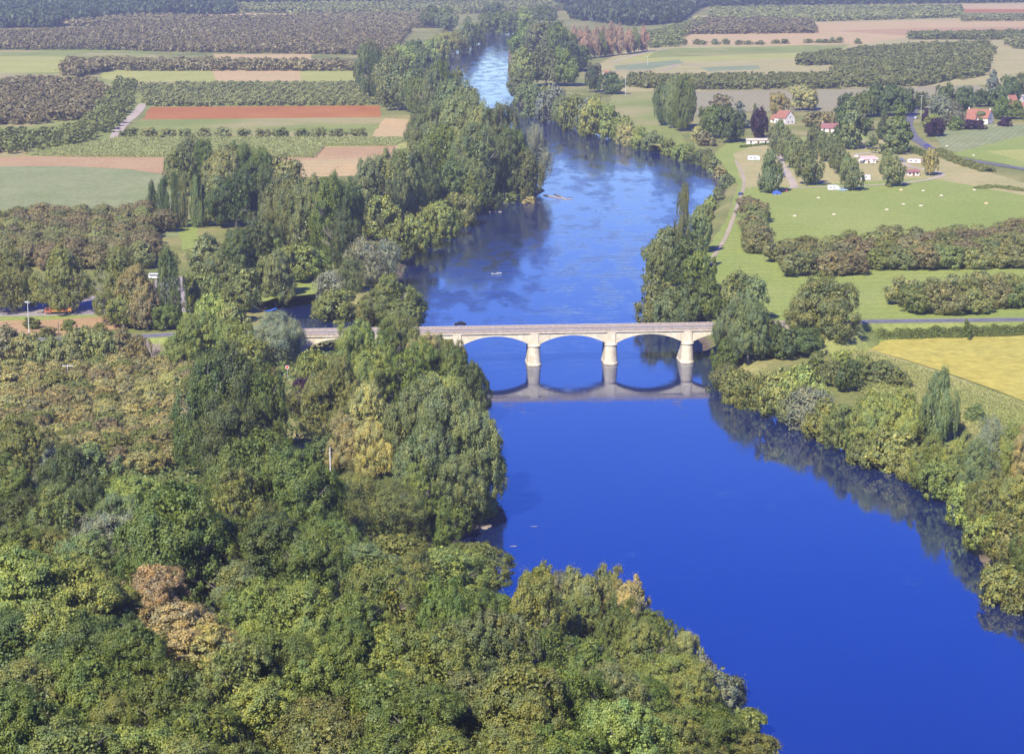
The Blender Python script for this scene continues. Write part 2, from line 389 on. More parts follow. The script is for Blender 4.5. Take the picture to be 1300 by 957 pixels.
# ------------------------------------------------------------------ world, sun, camera
w = bpy.data.worlds.new('World'); S.world = w; w.use_nodes = True; nt = w.node_tree
SUN_EL = radians(43); SUN_AZ = radians(207)      # light comes from behind the camera, a little to its left
sky = N(nt, 'ShaderNodeTexSky', sky_type='NISHITA'); sky.sun_disc = False; sky.sun_elevation = SUN_EL; sky.sun_rotation = SUN_AZ
sky.air_density = 1.15; sky.dust_density = .06; sky.ozone_density = 4.0; sky.altitude = 150
hs = N(nt, 'ShaderNodeHueSaturation'); hs.inputs['Saturation'].default_value = 1.5; hs.inputs['Hue'].default_value = .542
nt.links.new(sky.outputs[0], hs.inputs['Color']); nt.links.new(hs.outputs[0], nt.nodes['Background'].inputs[0])
nt.nodes['Background'].inputs[1].default_value = .15
sd = bpy.data.lights.new('sun', 'SUN'); sd.energy = 5.0; sd.angle = radians(.53); sd.color = (1, .935, .77)
so = bpy.data.objects.new('sun', sd); C.objects.link(so)
# direction the light travels: away from the camera, slightly right, down
from mathutils import Vector
dv = Vector((sin(radians(27)) * cos(SUN_EL), cos(radians(27)) * cos(SUN_EL), -sin(SUN_EL)))
so.rotation_euler = dv.to_track_quat('-Z', 'Y').to_euler(); so.location = (-80, -200, 300)
cd = bpy.data.cameras.new('camera'); cd.sensor_width = 36; cd.lens = 36 * FL / FW; cd.clip_end = 30000; cd.clip_start = 1
co = bpy.data.objects.new('camera', cd); C.objects.link(co); co.location = (0, 0, CH); co.rotation_euler = (pi / 2 - PITCH, 0, 0); S.camera = co
S.render.engine = 'CYCLES'; cy = S.cycles
cy.max_bounces = 7; cy.diffuse_bounces = 2; cy.glossy_bounces = 3; cy.transmission_bounces = 2; cy.volume_bounces = 0; cy.transparent_max_bounces = 4
cy.use_denoising = True; cy.caustics_reflective = False; cy.caustics_refractive = False; cy.sample_clamp_indirect = 4
S.view_settings.view_transform = 'Standard'; S.view_settings.look = 'None'; S.view_settings.exposure = .77; S.view_settings.gamma = 1

# ------------------------------------------------------------------ ground
def build_ground():
    rows = [50.]
    while rows[-1] < 9000:
        r = rows[-1]; rows.append(r * (1.006 if 240 < r < 3000 else 1.03))
    a = [-62, -55, -48, -42, -36, -31, -27, -24, -21, -19] + list(np.arange(-17.5, 17.6, .11)) + [19, 21, 24, 27, 31, 36, 42, 48, 55, 62]
    r, t = np.meshgrid(rows, np.radians(a), indexing='ij'); X = r * np.tan(t); Y = r.copy()
    Y0 = Y.ravel(); X0 = X.ravel(); Z = HT(X0, Y0)
    n, m = r.shape; i = np.arange(n * m).reshape(n, m)
    Fc = np.stack([i[:-1, :-1], i[:-1, 1:], i[1:, 1:], i[1:, :-1]], -1).reshape(-1, 4)
    me = npmesh('ground', np.stack([X0, Y0, Z], 1), 4, faces=Fc, smooth=True)
    ma, nt, b = mat('grassland', .95, .05); g = gpos(nt); L = nt.links.new
    f = noise(nt, g, .018, 5); c = ramp(nt, f, [(.3, (.13, .155, .045)), (.5, (.21, .215, .065)), (.7, (.33, .28, .12))])
    f2 = noise(nt, g, .5, 4, .7); c = mix(nt, 1., c, ramp(nt, f2, [(.25, (.65, .65, .65)), (.75, (1.3, 1.3, 1.3))]), 'MULTIPLY')
    sp = N(nt, 'ShaderNodeSeparateXYZ'); L(g, sp.inputs[0])
    hz = math_(nt, 'ADD', sp.outputs[2], math_(nt, 'MULTIPLY', f2, 1.4))
    mud = ramp(nt, noise(nt, g, .25, 4), [(.3, (.07, .055, .035)), (.7, (.2, .16, .11))])
    c = mix(nt, ramp(nt, math_(nt, 'MULTIPLY', hz, .25), [(.32, (1, 1, 1)), (.6, (0, 0, 0))]), c, mud)
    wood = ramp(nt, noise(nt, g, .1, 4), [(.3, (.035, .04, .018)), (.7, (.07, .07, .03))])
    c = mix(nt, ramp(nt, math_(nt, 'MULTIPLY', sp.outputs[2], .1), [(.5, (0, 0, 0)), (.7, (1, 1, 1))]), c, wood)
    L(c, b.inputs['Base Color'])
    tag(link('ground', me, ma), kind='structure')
build_ground()

# ------------------------------------------------------------------ water
def build_water():
    m = bpy.data.materials.new('river_water'); m.use_nodes = True; nt = m.node_tree; nt.nodes.clear(); L = nt.links.new
    g = gpos(nt)
    mp = N(nt, 'ShaderNodeMapping'); mp.inputs['Scale'].default_value = (.55, .16, 1); L(g, mp.inputs[0])
    rip = noise(nt, mp.outputs[0], 1.6, 4, .6)
    big = noise(nt, g, .022, 4, .55)
    mp2 = N(nt, 'ShaderNodeMapping'); mp2.inputs['Scale'].default_value = (1, .35, 1); L(g, mp2.inputs[0])
    mid = noise(nt, mp2.outputs[0], .09, 5, .65)
    sp = N(nt, 'ShaderNodeSeparateXYZ'); L(g, sp.inputs[0])
    far = ramp(nt, math_(nt, 'MULTIPLY', sp.outputs[1], .001), [(.3, (.10, .10, .10)), (.64, (.12, .12, .12)), (.76, (.6, .6, .6)), (.95, (.75, .75, .75)), (1, (.5, .5, .5))])
    patch = ramp(nt, mid, [(.45, (.12, .12, .12)), (.6, (1, 1, 1))])
    mp3 = N(nt, 'ShaderNodeMapping'); mp3.inputs['Scale'].default_value = (.6, .28, 1); mp3.inputs['Rotation'].default_value = (0, 0, .25); L(g, mp3.inputs[0])
    streak = ramp(nt, noise(nt, mp3.outputs[0], .11, 6, .7), [(.60, (0, 0, 0)), (.70, (.42, .42, .42))])
    amt = math_(nt, 'ADD', math_(nt, 'MULTIPLY', far, patch), streak)
    bmp = N(nt, 'ShaderNodeBump'); bmp.inputs['Distance'].default_value = .35
    L(math_(nt, 'MULTIPLY', amt, .55), bmp.inputs['Strength']); mp4 = N(nt, 'ShaderNodeMapping'); mp4.inputs['Scale'].default_value = (.10, .17, 1); mp4.inputs['Rotation'].default_value = (0, 0, -.12); L(g, mp4.inputs[0])
    swell = noise(nt, mp4.outputs[0], 1., 5, .68)
    L(math_(nt, 'ADD', rip, math_(nt, 'MULTIPLY', swell, 2.8)), bmp.inputs['Height'])
    gl = N(nt, 'ShaderNodeBsdfGlossy'); gl.inputs[0].default_value = (.94, .97, 1, 1)
    L(math_(nt, 'ADD', math_(nt, 'MULTIPLY', amt, .10), .05), gl.inputs['Roughness']); L(bmp.outputs[0], gl.inputs['Normal'])
    df = N(nt, 'ShaderNodeBsdfDiffuse')
    L(ramp(nt, big, [(.3, (.007, .016, .07)), (.7, (.010, .020, .085))]), df.inputs[0])
    fr = N(nt, 'ShaderNodeFresnel'); fr.inputs['IOR'].default_value = 3.5; L(bmp.outputs[0], fr.inputs['Normal'])
    mx = N(nt, 'ShaderNodeMixShader'); L(fr.outputs[0], mx.inputs[0]); L(df.outputs[0], mx.inputs[1]); L(gl.outputs[0], mx.inputs[2])
    o = N(nt, 'ShaderNodeOutputMaterial'); L(mx.outputs[0], o.inputs[0])
    sheet('river_water', [(-900, -80), (900, -80), (1600, 4600), (-1600, 4600)], m, 0)
build_water()

# ------------------------------------------------------------------ fields and tracks
FM = {}
def fm(key, *a, **k):
    if key not in FM: FM[key] = field_mat(key, *a, **k)
    return FM[key]
M_green = fm('meadow_green', (.18, .22, .055), (.27, .29, .08), rowdir=3, rowsp=16, rowamt=.12, sc=.02, patch=(.33, .29, .12))
M_meadow = fm('mown_meadow', (.22, .28, .06), (.29, .32, .085), rowdir=8, rowsp=9, rowamt=.16, sc=.015)
M_dry = fm('dry_grass', (.42, .35, .16), (.31, .30, .11), rowdir=4, rowsp=18, rowamt=.12, sc=.03)
M_grey = fm('grey_green_crop', (.21, .25, .095), (.29, .30, .14), rowdir=70, rowsp=4, rowamt=.28, sc=.03, fine=.35)
M_pink = fm('pink_soil', (.37, .235, .11), (.43, .295, .145), rowdir=2, rowsp=14, rowamt=.12, sc=.02)
M_red = fm('rust_soil', (.33, .125, .035), (.40, .175, .055), rowdir=1, rowsp=14, rowamt=.12, sc=.02)
M_tan = fm('tan_stubble', (.50, .35, .16), (.42, .33, .15), rowdir=2, rowsp=16, rowamt=.15, sc=.02)
M_ygr = fm('yellow_green_crop', (.31, .33, .08), (.39, .38, .12), rowdir=3, rowsp=14, rowamt=.2, sc=.02)
M_yel = fm('ripening_crop', (.44, .37, .075), (.37, .35, .085), rowdir=-25, rowsp=2.4, rowamt=.12, sc=.012, fine=.25, patch=(.45, .36, .12))
M_vine = fm('vine_rows', (.30, .27, .15), (.34, .29, .17), rowdir=88, rowsp=3.0, rowamt=.5, rowc=(.17, .18, .08), sc=.03)
M_teal = fm('bluish_crop', (.20, .25, .12), (.25, .29, .15), rowdir=5, rowsp=2.5, rowamt=.3, sc=.03)
M_path = fm('pale_gravel', (.46, .39, .29), (.36, .30, .22), sc=.1)
M_dirt = fm('dirt_track', (.42, .34, .23), (.33, .28, .18), sc=.1)
M_park = fm('grey_gravel_yard', (.33, .29, .26), (.27, .24, .22), sc=.06)
M_asph = fm('asphalt', (.13, .13, .145), (.16, .155, .165), sc=.2)
M_sand = fm('shore_gravel', (.38, .31, .23), (.24, .2, .14), sc=.3)

# left side, far to near
field('field', [(-300, 62), (120, 62), (190, 66), (200, 74), (-300, 72)], M_green)
field('field', [(-300, 72), (90, 72), (96, 84), (86, 97), (-300, 100)], M_ygr)
field('field', [(262, 14), (300, 17), (400, 18), (404, 27), (360, 26), (260, 20)], M_tan)
field('field', [(40, 37), (130, 37), (128, 42), (40, 42)], M_ygr)
field('field', [(120, 88), (455, 90), (462, 104), (150, 106), (130, 100)], M_ygr)
field('field', [(270, 69), (395, 69), (396, 79), (280, 79)], M_tan)
field('field', [(268, 88), (380, 87), (382, 105), (275, 104)], M_tan)
field('field', [(165, 104), (470, 103), (478, 136), (175, 137)], M_green)
field('plough_land', [(192, 136), (482, 134), (484, 149), (180, 153)], M_red)
field('field', [(178, 152), (482, 149), (520, 152), (533, 168), (525, 178), (150, 178)], M_green)
field('field', [(488, 150), (534, 152), (540, 176), (470, 176)], M_tan)
field('field', [(20, 198), (150, 174), (530, 174), (545, 186), (360, 202), (220, 203), (100, 201)], M_ygr)
field('plough_land', [(-300, 205), (20, 198), (215, 200), (232, 224), (160, 216), (90, 212), (-300, 214)], M_pink)
field('plough_land', [(340, 200), (398, 200), (410, 187), (505, 185), (500, 196), (440, 204), (350, 206)], M_pink)
field('field', [(345, 205), (450, 202), (500, 194), (520, 200), (500, 222), (360, 226)], M_tan)
field('crop_land', [(-300, 212), (90, 211), (165, 215), (230, 226), (240, 300), (-300, 320)], M_grey)
field('orchard_floor', [(-300, 96), (96, 92), (175, 110), (180, 140), (140, 176), (20, 199), (-300, 205)], M_green)
field('yard', [(-300, 380), (60, 384), (150, 372), (215, 350), (240, 352), (250, 400), (170, 401), (60, 402), (-300, 408)], M_park)
field('verge', [(-300, 402), (60, 401), (240, 396), (246, 404), (60, 408), (-300, 412)], M_meadow)
field('plough_land', [(-300, 410), (60, 406), (180, 399), (182, 413), (90, 425), (-300, 432)], M_pink)
field('lawn', [(325, 366), (352, 358), (405, 357), (402, 373), (350, 378), (328, 386)], M_meadow)
field('lawn', [(226, 282), (250, 280), (252, 314), (232, 318)], M_meadow)
ribbon('farm_track', [(182, 132), (172, 145), (160, 155), (150, 166), (143, 180)], 7, M_path, 30)
# right side
field('field', [(880, 0), (1700, -4), (1700, 6), (960, 8)], M_dry)
field('field', [(1000, 2), (1060, 1), (1062, 8), (1002, 9)], M_tan)
field('field', [(1195, 6), (1700, 4), (1700, 14), (1200, 13)], M_tan)
field('plough_land', [(1200, 12), (1700, 13), (1700, 17), (1200, 16)], M_red)
field('field', [(800, 60), (870, 44), (880, 20), (1700, 16), (1700, 90), (1200, 110), (760, 118), (745, 90)], M_dry)
field('field', [(1035, 29), (1250, 25), (1700, 22), (1700, 44), (1180, 45), (1040, 50)], M_tan)
field('field', [(1040, 40), (1160, 36), (1700, 28), (1700, 34), (1200, 42), (1080, 50)], M_pink)
field('field', [(860, 44), (1060, 40), (1160, 46), (1080, 58), (870, 58)], M_tan)
field('field', [(776, 78), (842, 62), (1080, 56), (1060, 72), (900, 78), (1010, 84)], M_ygr)
field('field', [(840, 62), (960, 60), (1080, 56), (1062, 66), (930, 70), (820, 74)], M_green)
field('field', [(745, 84), (776, 78), (870, 78), (1010, 80), (1052, 84), (1030, 93), (880, 92), (760, 96)], M_dry)
field('crop_land', [(888, 86), (962, 83), (966, 88), (900, 91)], M_teal)
field('crop_land', [(780, 84), (862, 76), (868, 80), (820, 89), (782, 90)], M_teal)
field('vineyard', [(870, 116), (1060, 114), (1240, 108), (1262, 118), (1200, 136), (1100, 142), (900, 142), (874, 150)], M_vine)
field('meadow', [(780, 116), (832, 116), (846, 150), (868, 176), (880, 196), (820, 182), (770, 140)], M_green)
field('meadow', [(905, 198), (925, 180), (1090, 170), (1130, 186), (1180, 215), (1300, 240), (1700, 260), (1700, 420), (940, 420), (890, 402), (880, 340), (925, 275), (938, 235)], M_meadow)
field('camp_ground', [(930, 196), (960, 184), (1120, 176), (1190, 200), (1300, 232), (1700, 262), (1700, 280), (1300, 248), (1180, 226), (1010, 236), (945, 238)], M_dry)
field('meadow', [(1165, 150), (1180, 158), (1300, 158), (1700, 150), (1700, 236), (1300, 214), (1200, 190)], M_grey)
field('meadow', [(1205, 196), (1300, 172), (1700, 180), (1700, 232), (1300, 213)], M_meadow)
field('field', [(1250, 192), (1700, 176), (1700, 228), (1300, 205)], M_ygr)
field('crop_land', [(1082, 437), (1120, 431), (1300, 425), (1700, 412), (1800, 600), (1500, 545), (1300, 509), (1200, 472)], M_yel)
field('field', [(1050, 440), (1085, 438), (1200, 474), (1300, 511), (1500, 548), (1800, 604), (1800, 760), (1320, 600), (1150, 500)], M_dry)
field('meadow', [(1170, 486), (1300, 518), (1400, 545), (1400, 575), (1290, 545), (1200, 510)], M_green)
ribbon('river_path', [(934, 205), (943, 222), (944, 238), (936, 262), (922, 300), (905, 328), (898, 352), (895, 366)], 1.9, M_dirt, 60)
ribbon('footpath', [(895, 366), (892, 385), (902, 386)], 2.5, M_dirt, 61)
ribbon('camp_lane', [(985, 170), (988, 190), (992, 207), (1000, 221), (1008, 236), (1003, 239.5)], 4.2, M_path, 62)
ribbon('camp_lane', [(1000, 239.5), (1060, 237.5), (1120, 235), (1170, 230), (1192, 225), (1196, 222), (1186, 218), (1160, 213), (1146, 208)], 3.6, M_path, 63)
ribbon('camp_lane', [(1085, 197), (1110, 194), (1130, 193)], 5, M_path, 64)
ribbon('gravel_track', [(742, 82), (770, 92), (800, 88), (840, 90), (862, 82), (890, 84)], 5, M_dirt, 65)
ribbon('farm_path', [(776, 80), (800, 73), (826, 66), (850, 62)], 4, M_path, 66)
ribbon('dirt_path', [(1086, 421), (1078, 430), (1060, 438), (1044, 443)], 5, M_dirt, 67)
ribbon('farm_road', [(1164, 128), (1160, 138), (1156, 148), (1152, 158), (1158, 172), (1170, 182), (1190, 193), (1225, 203), (1262, 209), (1300, 215), (1400, 230), (1600, 262)], 7.5, M_asph, 68)
0 and field('gravel_bank', [(632, 246), (650, 238), (676, 237), (691, 242), (688, 246), (664, 248), (640, 250)], M_sand, 2)

# main road across the bridge ----------------------------------------------------
BA = np.array(P(677, 461, 0)); BB = np.array(P(870, 457.6, 0)); SPAN = np.linalg.norm(BB - BA) / 2
U = (BB - BA) / np.linalg.norm(BB - BA); BANG = atan2(U[1], U[0]); B0 = BA - 3 * SPAN * U + np.array([-U[1], U[0], 0]) * 0; BL = 6 * SPAN
DZ = 11.2
def bp(t, n=0, z=DZ): return B0 + U * t + np.array([-U[1], U[0], 0]) * n + np.array([0, 0, z])
def road_line(pts):
    return smooth_line([np.array(p, float) for p in pts], 6)
def road(pts, w, emb=True):
    c = road_line(pts); V = []; Fc = []; E = []; EF = []; Lm = []; LF = []
    for i, p in enumerate(c):
        d = c[min(i + 1, len(c) - 1)] - c[max(i - 1, 0)]; d[2] = 0; d /= np.linalg.norm(d) + 1e-9; nn = np.array([-d[1], d[0], 0]); up = np.array([0, 0, 1.])
        for s in (-1, 1): V.append(p + nn * s * w / 2)
        hh = max(p[2] - ZP + .6, .1)
        for s, q in ((-w / 2 - 1.4 - hh * 1.4, -hh), (-w / 2 - 1.2, -.06), (w / 2 + 1.2, -.06), (w / 2 + 1.4 + hh * 1.4, -hh)): E.append(p + nn * s + up * q)
        for s in (-w / 2 + .15, -w / 2 + .3, -.07, .07, w / 2 - .3, w / 2 - .15): Lm.append(p + nn * s + up * .012)
        if i:
            Fc.append((2 * i - 2, 2 * i - 1, 2 * i + 1, 2 * i))
            for k in range(3): EF.append((4 * i - 4 + k, 4 * i - 3 + k, 4 * i + 1 + k, 4 * i + k))
            for k in (0, 4): LF.append((6 * i - 6 + k, 6 * i - 5 + k, 6 * i + 1 + k, 6 * i + k))
            if i % 2: LF.append((6 * i - 4, 6 * i - 3, 6 * i + 3, 6 * i + 2))
    for nme, v, f, m in (('road', V, Fc, M_asph), ('road_bank', E, EF, M_green), ('road_marking', Lm, LF, plain('road_paint', (.6, .6, .58)))):
        me = bpy.data.meshes.new(nme); me.from_pydata([tuple(q) for q in v], [], f); me.update(); tag(link(nme, me, m), kind='structure')
road([P(-260, 441, 5.3), P(-60, 435, 5.3), P(75, 430.5, 5.3), P(150, 428, 5.6), P(230, 424, 6.6), P(310, 421.5, 9), tuple(bp(-14)), tuple(bp(-1))], 6.4)
road([tuple(bp(BL + 9)), tuple(bp(BL + 24)), P(1090, 408.5, 9.5), P(1180, 407, 8.3), P(1300, 405.5, 7.4), P(1450, 403, 6.5), P(1700, 400, 6)], 6.4)

# ------------------------------------------------------------------ the bridge
def build_bridge():
    st, nt, b = mat('pale_limestone', .9, .1); tc = N(nt, 'ShaderNodeTexCoord').outputs['Object']
    f = noise(nt, tc, .35, 5, .65); c = ramp(nt, f, [(.25, (.56, .49, .34)), (.6, (.74, .67, .50)), (.8, (.80, .74, .60))])
    br = N(nt, 'ShaderNodeTexBrick'); br.inputs['Scale'].default_value = 1.; br.inputs['Brick Width'].default_value = .9; br.inputs['Row Height'].default_value = .4; br.inputs['Mortar Size'].default_value = .03
    br.inputs['Color1'].default_value = (1, 1, 1, 1); br.inputs['Color2'].default_value = (.86, .85, .82, 1); br.inputs['Mortar'].default_value = (.7, .68, .64, 1)
    mp = N(nt, 'ShaderNodeMapping'); mp.inputs['Rotation'].default_value = (radians(90), 0, 0); nt.links.new(tc, mp.inputs[0]); nt.links.new(mp.outputs[0], br.inputs[0])
    c = mix(nt, 1., c, br.outputs[0], 'MULTIPLY')
    mpd = N(nt, 'ShaderNodeMapping'); mpd.inputs['Scale'].default_value = (1, 1, .12); nt.links.new(tc, mpd.inputs[0])
    dr = noise(nt, mpd.outputs[0], .9, 4, .6)
    c = mix(nt, ramp(nt, dr, [(.56, (0, 0, 0)), (.75, (.6, .6, .6))]), c, (.24, .20, .15))
    sp = N(nt, 'ShaderNodeSeparateXYZ'); nt.links.new(tc, sp.inputs[0])
    hz = math_(nt, 'ADD', sp.outputs[2], math_(nt, 'MULTIPLY', f, 1.2))
    c = mix(nt, ramp(nt, hz, [(.0, (1, 1, 1)), (.12, (1, 1, 1)), (.98, (0, 0, 0))]), c, (.16, .13, .09))
    nt.links.new(c, b.inputs['Base Color'])
    dk = plain('weathered_parapet', (.36, .30, .25), .95, .05, .35)
    root = empty('stone_bridge', tuple(B0), BANG, 'long pale stone road bridge with low arches crossing the blue river', 'bridge')
    zs, zc, pw, wd = 7.1, 9.95, 3.5, 7.4
    pr = [(-8, 10.75), (-8, 3.0), (0, 3.0)]
    def arc(k, off=0.):
        x0 = k * SPAN + pw / 2; x1 = (k + 1) * SPAN - pw / 2; out = []
        hw = (x1 - x0) / 2; cx = (x0 + x1) / 2; rise = zc - zs; Rr = (hw * hw + rise * rise) / (2 * rise); cz = zc - Rr; a0 = math.asin(hw / Rr)
        for i in range(25):
            a = -a0 + 2 * a0 * i / 24; out.append((cx + (Rr + off) * sin(a), cz + (Rr + off) * cos(a)))
        return out
    pr += [(pw / 2, 3.0)]
    for k in range(6): pr += arc(k)
    pr += [(BL - pw / 2, 3.0), (BL, 3.0), (BL + 9, 3.0), (BL + 9, 10.75)]
    MB().prism(pr[::-1], -wd / 2, wd / 2).build('arch_wall', st, root)
    for k in range(6):
        a, o = arc(k), arc(k, .5); q = MB()
        for s in (-1, 1):
            y0, y1 = (wd / 2 + .003, wd / 2 + .07) if s > 0 else (-wd / 2 - .07, -wd / 2 - .003)
            q.prism(a + o[::-1], y0, y1)
        q.build('arch_ring', st, root)
    for k in range(1, 6):
        q = MB(); x = k * SPAN; R_ = []
        secs = [(-3.2, 1.22), (.5, 1.2), (.9, 1.1), (4, 1.0), (6.3, .95)]
        npt = 28
        for z, s in secs:
            for i in range(npt):
                a = 2 * pi * i / npt; ex = 2.05 * s * cos(a); ey = 2.0 * s * sin(a) + (3.0 if sin(a) > 1e-6 else -3.0 if sin(a) < -1e-6 else 0)
                R_.append((x + ex, ey, z))
        fs = [(j * npt + i, j * npt + (i + 1) % npt, (j + 1) * npt + (i + 1) % npt, (j + 1) * npt + i) for j in range(len(secs) - 1) for i in range(npt)]
        fs += [tuple(range((len(secs) - 1) * npt, len(secs) * npt))]
        p = q.add(R_, fs).build('pier', st, root)
        cp = MB(); V = []
        for z, s in ((6.3, 1.04), (6.62, 1.1), (7.02, .95), (7.1, .86)):
            for i in range(npt):
                a = 2 * pi * i / npt; V.append((x + 2.05 * s * cos(a), 2.0 * s * sin(a) + (3.0 if sin(a) > 1e-6 else -3.0 if sin(a) < -1e-6 else 0), z))
        fs = [(j * npt + i, j * npt + (i + 1) % npt, (j + 1) * npt + (i + 1) % npt, (j + 1) * npt + i) for j in range(3) for i in range(npt)] + [tuple(range(npt))[::-1], tuple(range(3 * npt, 4 * npt))]
        cp.add(V, fs).build('pier_cap', st, p)
        for s in (-1, 1):                                   # pilaster above each pier, up to the cornice
            MB().box(x - 1.35, x + 1.35, min(s * (wd / 2 + .01), s * (wd / 2 + .35)), max(s * (wd / 2 + .01), s * (wd / 2 + .35)), 7.1, 10.74).build('pilaster', st, root)
    for s in (-1, 1):
        a, c2 = sorted((s * (wd / 2 - .6), s * (wd / 2 + .42)))
        MB().box(-8, BL + 9, a, c2, 10.755, 11.05).build('cornice', st, root)
        a, c2 = sorted((s * (wd / 2 - .12), s * (wd / 2 + .28)))
        pp = MB().box(-8, BL + 9, a, c2, 11.055, 12.0).build('parapet', dk, root)
        a, c2 = sorted((s * (wd / 2 - .18), s * (wd / 2 + .34)))
        MB().box(-8, BL + 9, a, c2, 12.005, 12.16).build('coping', plain('coping_stone', (.46, .40, .34), .95, .05, .25), pp)
        a, c2 = sorted((s * (wd / 2 - .13), s * 2.75)); MB().box(-8, BL + 9, a, c2, 10.76, 11.32).build('sidewalk', plain('pavement', (.33, .29, .26)), root)
    MB().box(-8, BL + 9, -2.74, 2.74, 10.77, 11.19).build('roadway', M_asph, root)
    # stone retaining wall beside the right approach
    r = empty('retaining_wall', tuple(bp(BL + 9.6, -3.9, 0)), BANG, 'short cream stone wall holding up the road at the bridge right end', 'wall')
    MB().prism([(0, 3.6), (13, 4.2), (13, 9.6), (0, 10.7)], -.5, .1).build('masonry', st, r)
    MB().prism([(0, 10.72), (13, 9.62), (13, 9.85), (0, 10.95)], -.6, .2).build('coping', dk, r)
build_bridge()

# ------------------------------------------------------------------ trees placed one by one: kind x top bottom width colour
def T(txt):
    for ln in txt.strip().splitlines():
        ln = ln.split('#')[0].strip()
        if not ln: continue
        a = ln.split('|'); q = a[0].split(); lab = a[1].strip() if len(a) > 1 else None
        kc, px, top, bot, wpx, col = q[0], float(q[1]), float(q[2]), float(q[3]), float(q[4]), q[5]
        x, y, z = march(px, bot); s = mpp(x, y, z)
        H = (bot - top) * s / CP * .98; W = wpx * s * ((1.28 if px < 900 else .96) if kc == 'P' else 1.06)
        opt = q[6:]
        plant(kc, x, y, z - .1, H, W, col, lab, bark=PALEBARK if 'pale' in opt else None)
def forest(txt):
    """trees on the wooded slope, given by the photo point of the top and the width: the foot is searched down the slope"""
    for ln in txt.strip().splitlines():
        ln = ln.split('#')[0].strip()
        if not ln: continue
        a = ln.split('|'); q = a[0].split(); lab = a[1].strip() if len(a) > 1 else None
        kc, px, top, wpx, rat, col = q[0], float(q[1]), float(q[2]), float(q[3]), float(q[4]), q[5]
        best = None
        for by in np.arange(top + 12, top + 420, 3.):
            x, y, z = march(px, by); s = mpp(x, y, z); W = wpx * s; H = W * rat
            if proj(x, y, z + H)[1] >= top: best = (x, y, z, H, W); break
        if best is None: continue
        x, y, z, H, W = best
        if not lab: H *= random.uniform(.92, 1.28)
        plant(kc, x, y, z - .2, H, W * 1.06, col, lab, bark=PALEBARK if 'pale' in q[6:] else None)

